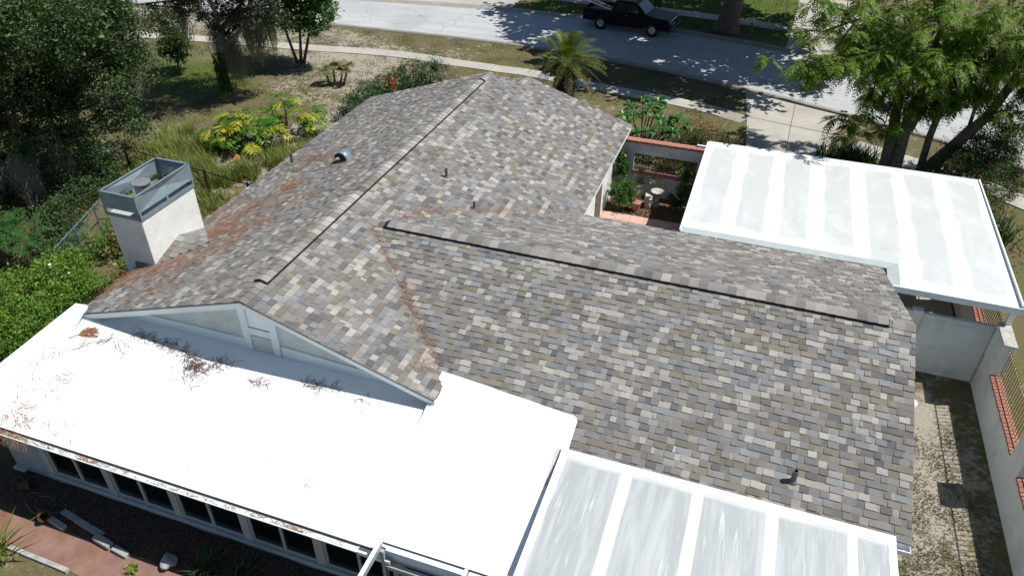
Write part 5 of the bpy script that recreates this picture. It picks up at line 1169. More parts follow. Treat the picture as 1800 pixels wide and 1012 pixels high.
foliage('leaves', [(-2.6,30.6,.5,.9,.9,.5), (-1.6,30.0,.5,.9,.8,.45), (-2.4,29.2,.5,1.0,.9,.5), (-1.3,29.0,.45,.9,.8,.4), (-2.0,28.0,.45,.9,.8,.4), (-1.0,27.6,.4,.7,.8,.35), (-2.6,26.9,.5,.9,.7,.45), (-1.5,26.4,.4,.8,.7,.4)], 9500, .075, M['brown_leaf'], bb2, r_, sub=.3, shell=.2)
foliage('green_leaves', [(-2.4,29.0,.6,1.0,.9,.5), (-2.0,27.8,.5,.9,.9,.5), (-3.2,27.0,.5,.9,.8,.5), (-1.2,27.0,.5,.8,.9,.4), (-1.2,28.4,.4,.8,.8,.4)], 6500, .08, M['crape_leaf'], bb2, r_, sub=.3, shell=.2)
mb = MB()
for k in range(46):
    a = r_.uniform(0, 6.28); b0 = Vector((-2.0+r_.normal()*.6, 29.0+r_.normal()*1.1, 0)); d = Vector((math.cos(a)*.5, math.sin(a)*.5, 1)); mb.tube([b0, b0+d*.5, b0+d*1.0+Vector((.1, .1, 0))], [.012, .008, .004], 4)
build('twigs', mb, M['twig'], bb2)['kind'] = 'stuff'
# --- strap leaved clumps
def strap_plant(label, base, n, h, w, spread, rng, mname='strap_leaf', lean=.7, name='strap_leaf_plant', group=None, droop=.6):
    t = thing(name, label, 'plant', base, group); p = np.array(base)+np.stack([rng.normal(size=n)*spread[0], rng.normal(size=n)*spread[1], np.zeros(n)], 1)
    V, Q = blades(p, h, w, lean, rng, seg=4, droop=droop); np_mesh('leaves', V, Q, M[mname], t); return t
strap_plant('wide dark clump of sword leaves in front of the twin trunks', (3.75, 29.9, 0), 520, .95, .055, (.55, .32), r_, lean=.55)
strap_plant('sword leaves beside the right edge of the carport roof', (8.35, 25.6, 0), 130, 1.0, .05, (.25, .3), r_, 'hedge_leaf', lean=.6)
strap_plant('bright yellow green strap leaves at the lower left corner', (-12.75, 5.1, 0), 60, .75, .06, (.2, .12), r_, 'strap_bright', lean=.95)
strap_plant('small bright leafy tuft on the pink path near the bottom edge', (-9.85, 5.75, .02), 24, .2, .05, (.05, .04), r_, 'strap_bright', lean=.9)
strap_plant('dark strap leaf plant in the shaded bed, left of two', (-8.45, 6.25, .10), 70, .42, .035, (.13, .10), r_, lean=1.0, group='two strap leaf plants below the windows')
strap_plant('dark strap leaf plant in the shaded bed, right of two', (-7.6, 6.3, .11), 60, .40, .035, (.13, .10), r_, lean=1.0, group='two strap leaf plants below the windows')
# --- jacaranda: several trunks behind the carport, feathery leaves
r_ = np.random.default_rng(33)
ja = thing('jacaranda_tree', 'feathery leaved tree on several dark trunks rising behind the carport', 'tree', (5.1, 27.6, 0))
mb = MB(); tips = []
def limb(pts, rad, sides=9): mb.tube(pts, rad, sides, cap=True)
limb([(4.75,27.6,0),(4.72,27.6,1.4),(4.62,27.6,2.7),(4.55,27.7,3.2)], [.25,.20,.185,.17], 12)
limb([(5.10,27.5,0),(5.08,27.5,1.3),(5.0,27.5,2.6),(4.98,27.5,3.15)], [.24,.20,.19,.18], 12)
limb([(5.15,27.6,2.6),(5.35,27.8,3.4),(5.45,28.0,4.4),(5.5,28.3,5.8)], [.13,.12,.11,.08], 9)
limb([(4.6,27.7,3.0),(4.55,27.9,3.9),(4.4,28.1,4.8),(4.0,28.4,6)], [.14,.13,.11,.08], 9)
limb([(5.0,27.5,3.0),(5.12,27.7,3.9),(5.1,28,5.0),(5.2,28.2,6.2)], [.13,.12,.1,.08], 9)
limb([(5.9,27.9,0),(5.95,27.9,1.2),(5.9,27.9,2.4),(6.0,28.1,3.6),(6.05,28.3,5.2)], [.15,.13,.12,.10,.08], 9)
limb([(6.0,28.2,0),(6.3,28.2,1.1),(6.9,28.2,2.2),(7.5,28.3,3.2),(7.9,28.5,4.4),(8.3,28.8,5.8)], [.30,.25,.20,.17,.14,.1], 12)
limb([(7.3,28.3,2.9),(7.9,28.0,3.4),(8.7,27.8,3.8)], [.08,.06,.03], 7); limb([(6.6,28.2,1.7),(7.2,28.8,2.6),(7.3,29.5,3.8)], [.09,.07,.05], 7)
limb([(4.6,27.65,2.4),(4.2,27.4,2.55),(3.9,27.2,2.9),(3.3,26.9,3.15),(2.9,26.7,3.2)], [.035,.03,.025,.018,.01], 6)
limb([(4.2,27.4,2.55),(3.7,27.1,2.35),(3.3,26.8,2.5)], [.025,.018,.008], 5)
for s, d, L, rr in (((4.55,27.9,3.9),(-.8,-.2,.5),1.3,.06), ((4.0,28.4,5.6),(-.8,.1,.3),1.5,.06), ((5.5,28.3,5.4),(.2,-.8,.4),1.3,.06), ((5.2,28.2,5.8),(-.3,-.8,.3),1.4,.06), ((6.05,28.3,4.8),(.3,-.7,.5),1.4,.06), ((8.3,28.8,5.4),(.6,-.3,.4),1.5,.06), ((7.9,28.5,4.3),(-.2,-.8,.5),1.3,.06), ((7.3,29.5,3.6),(.3,.4,.7),1.3,.05), ((5.45,28,4.2),(.6,-.3,.6),1.2,.05), ((5.1,28,4.8),(-.5,.7,.5),1.4,.06), ((4.4,28.1,4.6),(-.7,.6,.4),1.6,.06), ((8.7,27.8,3.7),(.7,.1,.3),1.0,.03), ((4.6,27.8,3.5),(-.4,-.8,.2),1.0,.04), ((8.0,28.6,4.8),(.7,.5,.3),1.6,.06), ((6.0,28.2,4.2),(-.1,.8,.5),1.4,.05), ((4.0,28.4,5.8),(-.6,-.7,.2),1.6,.05)):
    grow(mb, s, d, L, rr, 2, r_, tips, .55, up_=.05, nch=(2, 3), shrink=.7)
limb([(4.4,28.1,4.6),(3.4,27.0,5.2),(2.6,26.0,5.3),(1.6,25.5,5.1)], [.06,.045,.03,.012], 6); limb([(5.1,28.0,4.9),(4.9,27.0,5.5),(4.6,26.0,5.7)], [.05,.035,.015], 6)
build('trunks', mb, M['bark'], ja, smooth=True)
T = [(t[0].x, t[0].y, t[0].z) for t in tips if t[0].z > 2.6]
T += [(2.9,26.7,3.2),(2.6,26.6,3.1),(3.2,26.9,2.9),(3.3,26.8,2.5),(2.95,26.7,2.35),(3.05,26.75,2.75),(3.9,27.1,3.5),(3.6,27.2,3.9),(3.0,27.4,4.3),(4.3,27.2,2.55),(4.35,27.2,2.8)]
def cloud(c, r, n): return [tuple(q) for q in np.array(c)+r_.normal(size=(n, 3))*np.array(r)*.6]
for c, r, n in (((4.2,27.6,3.7),(.6,.6,.5),16), ((3.9,27.9,4.5),(.9,.8,.6),26), ((2.9,28.4,5.2),(1.1,.9,.5),26), ((4.9,27.8,5.0),(1.0,.7,.7),30), ((6.2,27.6,5.2),(1.0,.9,.7),34), ((6.9,27.8,4.2),(.9,.7,.6),24), ((7.9,28.2,5.0),(1.1,.9,.7),36), ((8.9,28.2,4.4),(.9,.8,.7),28), ((9.3,28.6,5.4),(1,.9,.7),24), ((5.5,27.5,4.3),(.6,.5,.5),14), ((8.3,27.6,3.6),(.6,.5,.4),12), ((5.0,27.3,3.6),(.5,.4,.4),10), ((6.0,28.4,3.6),(.7,.6,.5),14), ((5.5,28,6.6),(2.4,1.6,.8),40), ((8,28.4,6.8),(2,1.5,.8),34), ((2.6,28.6,6.2),(1.3,1.2,.6),20), ((3.4,30,4.8),(1.2,.9,.6),16), ((3.0,31,5.6),(1.2,.9,.6),16), ((4.6,31,4.6),(1.2,.9,.7),14), ((2.6,25.9,5.3),(1.3,.5,.4),26), ((1.5,25.5,5.0),(.7,.4,.3),12), ((4.6,25.9,5.6),(1.0,.5,.4),18), ((2.2,31.6,4.4),(1.0,.8,.5),12)): T += cloud(c, r, n)
T = np.array(T); T = T[r_.random(len(T)) < .85]; nf = 10; c = np.repeat(T, nf, 0)+r_.normal(size=(len(T)*nf, 3))*.05; az = r_.uniform(0, 6.28, len(c)); el = r_.uniform(-.6, .6, len(c)); d = np.stack([np.cos(az)*np.cos(el), np.sin(az)*np.cos(el), np.sin(el)], 1)
V, Q = fronds(c, d, .56, 8, r_, droop=.6, plen=.30, pw=.15, fwd=.55); np_mesh('leaves', V, Q, M['jac_leaf'], ja)
# --- crape myrtle with pink blossoms
r_ = np.random.default_rng(34)
cm = thing('crape_myrtle', 'loose shrub dotted with pink blossoms right of the leaning trunk', 'shrub', (7.6, 27.2, 0))
cbs = [(7.0,27.4,1.6,.8,.7,.7), (7.6,27.0,1.5,.9,.7,.8), (7.2,26.2,1.2,.8,.6,.7), (7.9,26.4,1.0,.7,.6,.6), (8.3,27.6,1.9,.7,.7,.7), (6.6,26.3,1.2,.7,.5,.6), (8.1,28.4,2.3,.8,.7,.6), (6.3,27.0,1.2,.7,.7,.7), (8.0,25.5,.7,.5,.5,.45), (8.8,27.4,1.3,.5,.5,.6), (7.4,28.2,2.1,.8,.7,.6), (6.9,26.0,.7,.8,.5,.5), (8.6,28.8,1.6,.6,.6,.6), (5.9,26.6,.8,.6,.5,.5)]
foliage('leaves', cbs, 42000, .07, M['crape_leaf'], cm, r_, sub=.28, shell=.3)
mb = MB()
for b in cbs: mb.tube([(7.5,27.2,0), ((7.5+b[0])/2, (27.2+b[1])/2, b[2]*.6), (b[0], b[1], b[2]), (b[0]+.2, b[1], b[2]+.5)], [.03, .02, .012, .005], 5)
build('stems', mb, M['twig'], cm)
fc = clump_points(cbs, 400, r_, .3, .85); fc = fc[r_.permutation(len(fc))[:30]]; fc[:, 2] += .3; p = np.repeat(fc, 9, 0)+r_.normal(size=(len(fc)*9, 3))*[.06, .06, .07]; V, Q = leaves(p, .08, r_, .9); np_mesh('blossoms', V, Q, M['pink_flower'], cm)
# --- courtyard plants
r_ = np.random.default_rng(35)
def shrub(label, base, blobs, n, size, mname, name='courtyard_shrub', sub=.16, aspect=.5):
    t = thing(name, label, 'shrub', base); foliage('leaves', blobs, n, size, M[mname], t, r_, sub=sub, shell=.35, aspect=aspect)
    mb = MB(); [mb.tube([(base[0], base[1], 0), ((base[0]+b[0])/2, (base[1]+b[1])/2, b[2]*.6), (b[0], b[1], b[2])], [.025, .018, .008], 5) for b in blobs]; build('stems', mb, M['stem'], t); return t
shrub('leafy green shrub climbing the courtyard wall beside the roof', (-4.28, 24.3, 0), [(-4.25,24.25,1.55,.18,.18,.35), (-4.2,24.3,1.1,.2,.18,.3)], 900, .11, 'vine', sub=.12)
shrub('mixed green shrub in the sunny courtyard bed beside the house wall', (-4.0, 23.2, 0), [(-4.1,23.3,.6,.3,.3,.35), (-3.75,23.3,.5,.3,.3,.3), (-4.15,22.95,1.0,.15,.15,.15), (-3.9,23.6,.8,.3,.25,.3)], 2600, .085, 'laurel_leaf', sub=.14)
shrub('tall leafy shrub in front of the barred opening by the carport', (-1.9, 23.9, 0), [(-2.0,24.0,1.35,.25,.22,.3), (-1.85,23.8,.95,.3,.25,.35), (-2.0,23.7,.5,.35,.3,.35), (-1.6,23.5,.7,.25,.3,.4)], 2800, .10, 'laurel_leaf', sub=.15)
def spiky(label, c, n, L, rng, grp):
    t = thing('spiky_bromeliad', label, 'plant', c, grp); az = rng.uniform(0, 6.28, n); el = rng.uniform(-.3, 1.3, n)
    d = np.stack([np.cos(az)*np.cos(el), np.sin(az)*np.cos(el), np.sin(el)], 1); b0 = np.repeat(np.array([c]), n, 0); tip = b0+d*L*rng.uniform(.7, 1.2, (n, 1)); tip[:, 2] -= .05; V, Q = strands(b0, tip, .02, rng, nrm=(.2, -1, .3)); np_mesh('leaves', V, Q, M['spiky'], t); return t
spiky('spiky grey green bromeliad on the wall sill, upper left of three', (-3.55, 24.45, 1.0), 40, .26, r_, 'spiky bromeliads on the courtyard wall')
spiky('spiky grey green bromeliad hanging lowest below the sill', (-3.5, 24.4, .62), 40, .24, r_, 'spiky bromeliads on the courtyard wall')
spiky('spiky grey green bromeliad on the wall, rightmost of three', (-3.05, 24.42, .85), 38, .24, r_, 'spiky bromeliads on the courtyard wall')
spiky('spiky leaved potted plant in the sunny courtyard bed', (-3.45, 23.35, .55), 46, .3, r_, None)
pot = tag(build('plant_pot', MB().lathe((-3.42,23.35,.02), [(.13,0),(.17,.28),(.19,.30),(.19,.34),(.15,.34)], 16), M['brick'], None, smooth=False), 'terracotta pot half hidden behind the courtyard shrubs', 'pot')
bbth = thing('birdbath', 'white scallop rimmed birdbath on a stone column in the courtyard', 'birdbath', (-2.80, 23.95, 0))
build('pedestal', MB().lathe((-2.80,23.95,0), [(.14,0),(.14,.06),(.10,.1),(.085,.42),(.12,.5)], 14), M['block'], bbth, smooth=False)
mb = MB(); rim = 24
for r0, z0_ in ((.10,.50), (.21,.57), (.235,.60), (.20,.585), (.08,.54)):
    for k in range(rim): a = 2*math.pi*k/rim; s_ = 1+.05*math.sin(a*8)*(r0 > .2); mb.v.append((-2.80+r0*s_*math.cos(a), 23.95+r0*s_*math.sin(a), z0_))
for j in range(4):
    for k in range(rim): a = j*rim+k; b_ = j*rim+(k+1) % rim; mb.f.append((a, b_, b_+rim, a+rim)); mb.m.append(0)
mb.f.append(tuple(4*rim+k for k in range(rim))); mb.m.append(0)
build('bowl', mb, M['capstone'], bbth, smooth=False)
urn = thing('shell_column', 'short column encrusted with pale shells beside the birdbath', 'planter', (-3.05, 23.72, 0))
build('column', MB().lathe((-3.05,23.72,0), [(.12,0),(.11,.3),(.12,.5),(.10,.5)], 14), M['capstone'], urn)
for k in range(22):
    a = r_.uniform(0, 6.28); z = r_.uniform(.05, .52); build('shell', MB().lathe((-3.05+.115*math.cos(a), 23.72+.115*math.sin(a), z), [(.005,-.03),(.035,0),(.025,.03)], 7), M['white_paint'], urn)
n = 900; p = np.array([-3.2,23.1,.02])+r_.normal(size=(n, 3))*[.65, .28, .015]; p[:, 2] = np.abs(p[:, 2])+.01; p = p[(p[:, 1] > 22.9) & (p[:, 1] < 24.4)]; V, Q = leaves(p, .06, r_, .6); tag(np_mesh('leaf_litter', V, Q, M['litter']), 'brown leaf litter over the courtyard bed', None, kind='stuff')
# ================================================================== DEBRIS ON THE ROOFS (uncountable needles)
r_ = np.random.default_rng(36)
def drift(path, n, spread, L, zf, width=.008, align=None):
    path = np.array(path, float); t = r_.random(n)*(len(path)-1); i = np.minimum(t.astype(int), len(path)-2); f = (t-i)[:, None]
    c = path[i]*(1-f)+path[i+1]*f+r_.normal(size=(n, 2))*spread
    a = r_.uniform(0, 6.28, n) if align is None else align+r_.normal(size=n)*.45; l = L*r_.uniform(.5, 1.3, n); q = c+np.stack([np.cos(a), np.sin(a)], 1)*l[:, None]
    P0 = np.column_stack([c, zf(c)+r_.uniform(.002, .02, n)]); P1 = np.column_stack([q, zf(q)+r_.uniform(.002, .03, n)])
    return strands(P0, P1, width, r_)
zAl = lambda c: zrA-pa*np.abs(c[:, 0]-xa)+.027
zV = lambda c: np.maximum(zrA-pa*np.abs(c[:, 0]-xa), np.where(c[:, 0] > -8.6, zrB-pB*np.abs(c[:, 1]-yB), -1))+.027
zWh = lambda c: zw(c[:, 1])+.004
P = []
for path, n, sp in (([(-12.0,12.9),(-11.3,13.7)],420,.20), ([(-12.3,15.0),(-11.8,16.2)],460,.20), ([(-12.7,17.0),(-12.1,18.4)],420,.20), ([(-11.1,14.3),(-10.5,15.2)],300,.22), ([(-12.6,10.2),(-11.6,10.6)],360,.22), ([(-12.9,14.4),(-12.7,13.6),(-12.8,12.9)],856,0.187), ([(-13.3,13.3),(-12.6,12.9),(-12.2,13.6)],717,0.187), ([(-13.4,11.2),(-12.9,11.6),(-12.5,12.0)],717,0.243), ([(-12.6,11.0),(-12.0,11.8),(-11.6,12.6)],647,0.187), ([(-13.9,10.6),(-13.6,11.2),(-13.3,11.5)],717,0.299), ([(-13.2,17.9),(-12.6,17.8)],408,0.224), ([(-12.4,16.0),(-12.0,15.6)],272,0.150), ([(-11.5,17.2),(-11.2,16.5)],272,0.187), ([(-12.9,15.0),(-12.6,14.6)],374,0.187), ([(-13.9,12.9),(-13.6,14.4),(-13.7,15.6)],647,0.224), ([(-13.3,13.8),(-12.2,14.0),(-11.6,15.0)],443,0.299), ([(-12.9,12.2),(-12.0,12.7),(-11.4,13.4)],443,0.224), ([(-13.98,10.2),(-13.98,12)],443,0.112)):
    P.append(drift(path, n, sp, .14, zAl, .0035))
V, Q = merge(P); tag(np_mesh('pine_needles', V, Q, M['needle']), 'rusty pine needles drifted over the left roof slope', None, kind='stuff')
P = [drift([(-8.2,13.5),(-7.2,12.5),(-6.2,11.5),(-5.2,10.5)], 504, .035, .12, zV, .0035), drift([(-6.9,12.2),(-6.2,11.5),(-5.6,10.8)], 204, .13, .13, zV, .0035), drift([(-8.2,14.2),(-6.5,16.2),(-4.6,18.0)], 396, .04, .12, zV, .0035), drift([(-8.0,14.4),(-7.2,15.4)], 144, .15, .13, zV, .0035), drift([(-7.0,15.6),(-5.0,17.4)], 132, .14, .13, zV, .0035), drift([(-5.6,10.6),(-5.3,10.2)], 132, .12, .13, zV, .0035)]
V, Q = merge(P); tag(np_mesh('pine_needles', V, Q, M['needle']), 'rusty pine needles lying in the two roof valleys', None, kind='stuff')
P = [drift([(-12.4,9.55),(-11.4,9.45),(-10.6,9.3),(-10.2,9.0)], 330, .08, .20, zWh, .007), drift([(-10.4,9.0),(-9.7,9.35)], 170, .12, .18, zWh, .007), drift([(-9.0,9.15),(-8.5,9.15)], 70, .08, .18, zWh, .006), drift([(-7.9,9.45),(-7.0,9.40)], 90, .06, .2, zWh, .007), drift([(-6.9,9.35),(-6.0,9.4)], 30, .08, .16, zWh, .006), drift([(-13.4,8.6),(-12.7,9.1)], 26, .05, .35, zWh, .008, 1.2), drift([(-10.6,8.7),(-9.9,8.8)], 40, .14, .25, zWh, .006), drift([(-12.6,9.3),(-12.0,8.9)], 24, .08, .35, zWh, .006)]
V, Q = merge(P); tag(np_mesh('fallen_catkins', V, Q, M['needle_dark']), 'dark dry catkins heaped on the white roof in the gable shadow', None, kind='stuff')
P = [drift([(-13.2,6.75),(-12.4,6.7)], 110, .12, .2, zWh, .005), drift([(-13.4,7.2),(-12.6,7.1)], 60, .22, .26, zWh, .005), drift([(-12.9,7.8),(-12.7,7.9)], 40, .12, .18, zWh, .005), drift([(-13.7,8.0),(-13.4,8.8)], 60, .2, .3, zWh, .005), drift([(-13.9,7.5),(-12.2,7.6)], 60, .3, .3, zWh, .005), drift([(-8.85,6.95),(-8.7,7.05)], 12, .1, .2, zWh, .005), drift([(-6.5,7.25),(-6.3,7.2)], 10, .08, .12, zWh, .006), drift([(-13,6.9),(-4,8.5)], 26, .9, .14, zWh, .006), drift([(-12.2,6.8),(-11.4,6.75)], 40, .12, .3, zWh, .005)]
V, Q = merge(P); tag(np_mesh('scattered_twigs', V, Q, M['needle']), 'thin rusty twigs scattered over the left end of the white roof', None, kind='stuff')
# one brown palm-like frond lying near the roof corner
fr_t = thing('fallen_frond', 'dry brown fan frond lying on the white roof near its back left corner', 'frond', (-13.35, 9.35, zw(9.35)+.01))
n = 60; a = r_.uniform(.1, 1.5, n); b0 = np.repeat(np.array([[-13.5,9.1,zw(9.1)+.012]]), n, 0); tip = b0+np.stack([np.cos(a)*.55, np.sin(a)*.38, r_.uniform(0, .05, n)], 1)*r_.uniform(.6, 1, (n, 1)); V, Q = strands(b0, tip, .014, r_); np_mesh('leaflets', V, Q, M['needle'], fr_t); build('stalk', MB().tube([(-13.62,8.93,zw(8.9)+.012),(-13.5,9.1,zw(9.1)+.016)], .01, 5), M['twig'], fr_t)
zG = lambda c: np.full(len(c), 2.218)
P = [drift([(-13.2,6.38),(-12.3,6.38)], 150, .03, .2, zG, .008), drift([(-12.2,6.38),(-9.5,6.38)], 120, .03, .2, zG, .006), drift([(-10.9,6.38),(-10.5,6.38)], 70, .03, .16, zG, .007), drift([(-9.5,6.38),(-5.2,6.38)], 150, .03, .2, zG, .006), drift([(-6.6,6.38),(-6.0,6.38)], 60, .025, .18, zG, .007)]
NH = sum(len(v) for v, q in P); zGo = lambda c: np.full(len(c), 2.245)
P += [drift([(-13.0,6.42),(-12.2,6.36)], 110, .07, .17, zGo, .006, -1.3)]
V, Q = merge(P); V = V.copy(); hang = np.arange(len(V)) >= NH; V[hang, 1] = np.maximum(V[hang, 1], 6.18); V[~hang, 1] = np.clip(V[~hang, 1], 6.345, 6.437); k = hang & (V[:, 1] < 6.34); V[k, 2] -= (6.34-V[k, 1])*.8; tag(np_mesh('gutter_debris', V, Q, M['needle']), 'rusty needles caught in the sunroom gutter', None, kind='stuff')
M['old_clay'] = mat('old_terracotta', (.09,.038,.024), .9, .3, 6, dirt=(.07,.045,.035), dirt_amt=.7, dirt_scale=6)
# shaded bed debris: stone, clay pot shards, hose
stn = bmesh.new(); bmesh.ops.create_icosphere(stn, subdivisions=3, radius=.17)
for v in stn.verts: v.co *= 1+.22*math.sin(v.co.x*17+v.co.y*9)*math.cos(v.co.z*13+v.co.y*21); v.co.z = v.co.z*.6+.1
me = bpy.data.meshes.new('pale_rock'); stn.to_mesh(me); stn.free(); me.materials.append(M['block']); o = link(bpy.data.objects.new('pale_rock', me)); o.location = (-9.25, 6.12, .04); tag(o, 'pale lumpy rock in the shade near the bottom edge', 'rock')
hs_ = tag(build('garden_hose', MB().tube([(-12.9+.42*math.cos(t)*(1+.12*math.sin(3*t))+.045*t, 6.35+.22*math.sin(t)+.02*math.sin(5*t), .13+.04*math.sin(2*t)**2) for t in np.linspace(0, 11, 70)], .011, 6), M['lead'], None, smooth=True), 'thin dark hose looped on the shaded soil at the lower left', 'hose')
for i_, (x, y, lab) in enumerate(((-12.55, 6.17, 'broken terracotta pot lying beside the short white block'), (-13.5, 6.5, 'terracotta pot on its side in the dark corner by the wall'))):
    pt = build('clay_pot', MB().lathe((0, 0, 0), [(.08,0),(.12,.2),(.135,.2),(.135,.25),(.10,.25),(.07,.05)], 14), M['old_clay'], None); pt.location = (x, y, .20); pt.rotation_euler = (1.4, .2, 1.1+i_); tag(pt, lab, 'pot')
n = 2600; p = np.stack([r_.uniform(-14, -5, n), r_.uniform(6.05, 6.85, n), np.full(n, .012)], 1); p[:, 2] = np.interp(p[:, 1], [6.06, 6.25, 6.6, 6.925], [.06, .115, .165, .195]); V, Q = leaves(p, .05, r_, .6, upbias=2); tag(np_mesh('leaf_litter', V, Q, M['litter']), 'dark leaf litter over the shaded bed below the windows', None, kind='stuff')

# ================================================================== STREET THINGS
# pickup truck (local: +x forward, -y towards the house)
tk = thing('pickup_truck', 'black crew cab pickup truck parked in the shade by the far kerb', 'truck', (-8.13, 44.62, 0.006)); tk.rotation_euler = (0, 0, math.atan2(-.59, 3.08)+.05)
ROOT[tk.name] = Vector((0, 0, 0))
M['truck'] = mat('black_car_paint', (.006,.006,.007), .5, .1, 2, spec=.12); M['truck'].node_tree.nodes['Principled BSDF'].inputs['Coat Weight'].default_value = .1
M['tyre'] = mat('tyre_rubber', (.012,.012,.012), .9, .2, 8); M['rim'] = mat('steel_rim', (.42,.43,.44), .35, .1, 6, metal=.6); M['chrome'] = mat('chrome', (.6,.6,.6), .15, .05, 3, metal=.9)
M['screen'] = mat('car_glass', (.02,.03,.03), .05, .1, 2, spec=.8)
WBF, WBR, HW = 1.62, -1.55, .93
def arch(cx, r=.45, z=.40, n=8): return [(cx+r*math.cos(a), z+r*math.sin(a)) for a in np.linspace(math.pi*.97, math.pi*.03, n)]
side = [(-2.68,.50)]+[(x, z) for x, z in arch(WBR)]+[(-.9,.36),(1.0,.36)]+[(x, z) for x, z in arch(WBF)]+[(2.52,.42),(2.60,.62),(2.58,.98),(2.45,1.06),(1.12,1.17),(-.95,1.12),(-.95,.98),(-2.70,.98)]
body = build('body', MB().extrude([(x, -HW, z) for x, z in side], (0, 2*HW, 0)), M['truck'], tk); bevel(body, .05, 3)
bed = MB(); bed.box(-2.70, -.96, -HW, -HW+.09, .985, 1.16); bed.box(-2.70, -.96, HW-.09, HW, .985, 1.16); bed.box(-2.71, -2.63, -HW+.09, HW-.09, .985, 1.16)
bevel(build('bed_wall', bed, M['truck'], tk), .02, 2)
gh = [(-.97,1.13),(-.72,1.72),(-.55,1.77),(.42,1.76),(.56,1.71),(1.18,1.16)]; ti = .14
mb = MB(); n = len(gh); 
def yy_(z): return HW-.03-ti*max(0, (z-1.13)/.64)
mb.add([(x, -yy_(z), z) for x, z in gh]+[(x, yy_(z), z) for x, z in gh], [tuple(range(n-1, -1, -1)), tuple(range(n, 2*n))]+[(i, i+1, n+i+1, n+i) for i in range(n-1)]+[(n-1, 0, n, 2*n-1)])
bevel(build('cab', mb, M['truck'], tk), .04, 3)
def quad_on(nm, P, m_): return build(nm, MB().add(P, [(0,1,2,3)]), M[m_], tk)
for s in (-1, 1):
    e = .006
    for (xa_, xb_, xc_, xd_) in ((-.70, -.10, -.10, -.58), (-.02, .86, .50, -.02)):
        P = [(xa_, s*(yy_(1.2)+e), 1.20), (xb_, s*(yy_(1.2)+e), 1.20), (xc_, s*(yy_(1.63)+e), 1.63), (xd_, s*(yy_(1.63)+e), 1.63)]; quad_on('side_window', P if s < 0 else P[::-1], 'screen')
    build('mirror', MB().box(.78, .94, s*(HW-.02) if s > 0 else -HW-.2, HW+.2 if s > 0 else -HW+.02, 1.18, 1.36), M['truck'], tk)
    build('headlamp', MB().box(2.50, 2.607, s*.62-.2, s*.62+.2, .80, .96), M['chrome'], tk)
    build('door_handle', MB().box(-.05, .12, s*(HW+.012)-.01, s*(HW+.012)+.01, 1.0, 1.03), M['chrome'], tk)
    build('tail_lamp', MB().box(-2.715, -2.66, s*(HW-.09)-.07, s*(HW-.09)+.06, .72, .95), M['red_flower'], tk)
quad_on('windscreen', [(1.14,-.80,1.215),(1.14,.80,1.215),(.615,.70,1.675),(.615,-.70,1.675)], 'screen')
quad_on('rear_window', [(-.955,.72,1.21),(-.955,-.72,1.21),(-.76,-.64,1.64),(-.76,.64,1.64)], 'screen')
build('grille', MB().box(2.56, 2.615, -.40, .40, .66, .97), M['chrome'], tk); build('bumper', MB().box(2.50, 2.70, -HW+.02, HW-.02, .40, .58), M['black'], tk); build('rear_bumper', MB().box(-2.84, -2.70, -HW+.05, HW-.05, .42, .58), M['chrome'], tk); build('bumper_trim', MB().box(2.701, 2.715, -.75, .75, .53, .575), M['chrome'], tk)
for x in (WBF, WBR):
    for s in (-1, 1):
        yw = s*(HW-.13); mb = MB(); prof = [(.22,-.10),(.34,-.11),(.375,-.07),(.375,.07),(.34,.11),(.22,.10)]; k_ = 22
        for r0, o0 in prof:
            for k in range(k_): a = 2*math.pi*k/k_; mb.v.append((x+r0*math.cos(a), yw+o0, .375+r0*math.sin(a)))
        for j in range(5):
            for k in range(k_): a = j*k_+k; b_ = j*k_+(k+1) % k_; mb.f.append((a, b_, b_+k_, a+k_)); mb.m.append(0)
        wh = build('wheel', mb, M['tyre'], tk, smooth=True); mb = MB()
        for r0, o0 in ((.225,.085),(.20,.10),(.17,.06),(.09,.05),(.06,.085),(.0,.085)):
            for k in range(k_): a = 2*math.pi*k/k_; mb.v.append((x+r0*math.cos(a), yw+s*o0, .375+r0*math.sin(a)))
        for j in range(5):
            for k in range(k_): a = j*k_+k; b_ = j*k_+(k+1) % k_; mb.f.append((a, b_, b_+k_, a+k_)); mb.m.append(0)
        build('rim', mb, M['rim'], wh, smooth=False)
# ladder lying out of the bed
ld = thing('ladder', 'aluminium ladder sticking out over the back of the black truck', 'ladder', (-9.6, 44.9, 1.1)); M['ladder'] = mat('ladder_aluminium', (.55,.56,.58), .4, .1, 4, metal=.5)
la0, la1 = Vector((-8.95, 44.15, 1.14)), Vector((-12.0, 45.0, 1.72)); ldv = (la1-la0).normalized(); lsd = ldv.cross(Vector((0, 0, 1))).normalized()
for s in (-1, 1): build('ladder_rail', MB().beam(la0+lsd*s*.2, la1+lsd*s*.2, .035, .08), M['ladder'], ld)
for k in range(10): p = la0+ldv*(.2+k*.3); build('rung', MB().beam(p-lsd*.2, p+lsd*.2, .03, .03), M['ladder'], ld)
# mailbox
mbx = thing('mailbox', 'grey mailbox on a dark wooden post at the far kerb corner', 'mailbox', (-1.25, 45.0, 0))
build('post', MB().box(-1.31, -1.20, 44.95, 45.06, 0, 1.05), M['bark'], mbx); build('arm', MB().box(-1.30, -1.21, 44.70, 45.20, .98, 1.05), M['bark'], mbx)
mb = MB(); pf = [(-.09,0),(.09,0),(.09,.12),(.065,.19),(0,.22),(-.065,.19),(-.09,.12)]; mb.extrude([(-1.255+a, 44.68, 1.052+b_) for a, b_ in pf], (0, .50, 0)); build('box', mb, M['capstone'], mbx); build('flag', MB().box(-1.16, -1.15, 44.85, 44.88, 1.15, 1.38), M['red_flower'], mbx)
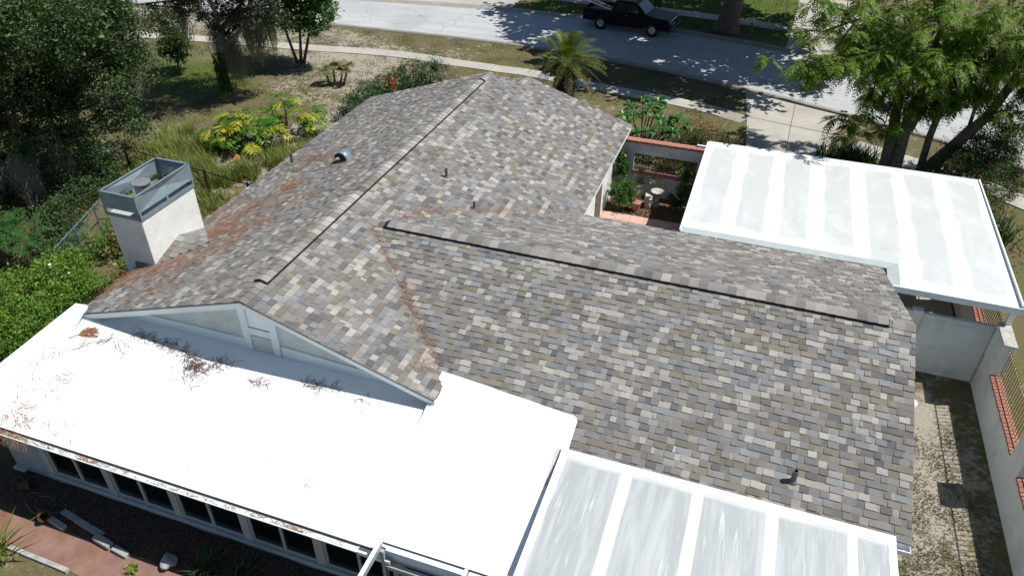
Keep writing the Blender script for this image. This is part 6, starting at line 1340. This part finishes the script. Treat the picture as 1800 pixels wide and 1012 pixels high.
# person standing beyond the truck
def person(loc):
    t = thing('person', 'person in dark trousers and navy shirt standing behind the truck bonnet', 'person', loc); ROOT[t.name] = Vector((0, 0, 0))
    J = {'pel': (0,0,.95,.15,.12), 'belly': (0,.0,1.12,.14,.11), 'chest': (0,0,1.36,.17,.12), 'neck': (0,0,1.53,.055,.055), 'hd0': (.0,-.01,1.63,.08,.09), 'hd1': (0,-.015,1.72,.085,.10), 'hd2': (0,0,1.79,.05,.06)}
    E_ = [('pel','belly'), ('belly','chest'), ('chest','neck'), ('neck','hd0'), ('hd0','hd1'), ('hd1','hd2')]
    for s, nm in ((-1,'l'), (1,'r')):
        J.update({nm+'hip': (s*.10,0,.90,.10,.10), nm+'kn': (s*.14,-.03 if s < 0 else .03,.50,.062,.065), nm+'an': (s*.15,0,.09,.042,.045), nm+'toe': (s*.17,-.16,.04,.045,.035), nm+'sh': (s*.19,0,1.44,.065,.065), nm+'el': (s*.26,.03,1.15,.045,.045), nm+'wr': (s*.25,-.08,.92,.03,.03), nm+'pm': (s*.245,-.11,.85,.038,.02)})
        E_ += [('pel',nm+'hip'), (nm+'hip',nm+'kn'), (nm+'kn',nm+'an'), (nm+'an',nm+'toe'), ('chest',nm+'sh'), (nm+'sh',nm+'el'), (nm+'el',nm+'wr'), (nm+'wr',nm+'pm')]
        for f, (dx, dl) in enumerate(((-.027,.065),(-.009,.078),(.009,.075),(.026,.06))):
            J[nm+'f%d' % f] = (s*.245+dx, -.135, .85-dl, .009, .009); E_.append((nm+'pm', nm+'f%d' % f))
        J[nm+'th'] = (s*.245-s*.045, -.15, .83, .010, .010); E_.append((nm+'wr', nm+'th'))
    ks = list(J); me = bpy.data.meshes.new('body'); me.from_pydata([J[k][:3] for k in ks], [(ks.index(a), ks.index(b_)) for a, b_ in E_], [])
    o = link(bpy.data.objects.new('body', me)); o.parent = t; md = o.modifiers.new('skin', 'SKIN')
    sv = me.skin_vertices if len(me.skin_vertices) else None
    if sv is None: me.attributes
    lay = me.skin_vertices[0] if len(me.skin_vertices) else None
    if lay:
        for i, k in enumerate(ks): lay.data[i].radius = J[k][3:5]; lay.data[i].use_root = (k == 'pel')
    ss = o.modifiers.new('sub', 'SUBSURF'); ss.levels = 1; ss.render_levels = 2
    m, nt, b = newmat('person_clothes'); tc = nt.nodes.new('ShaderNodeTexCoord'); sp = nt.nodes.new('ShaderNodeSeparateXYZ'); nt.links.new(tc.outputs['Object'], sp.inputs[0])
    c = ramp(nt, math_(nt, 'MULTIPLY', sp.outputs[2], .5), [(0, (.03,.02,.015)), (.045, (.02,.02,.024)), (.475, (.03,.035,.075)), (.765, (.45,.28,.2)), (.86, (.03,.02,.015))])
    c.color_ramp.interpolation = 'CONSTANT'; nt.links.new(c.outputs[0], b.inputs['Base Color']); b.inputs['Roughness'].default_value = .85; me.materials.append(m)
    return t
person((-7.35, 49.2, .03)).rotation_euler = (0, 0, .3)
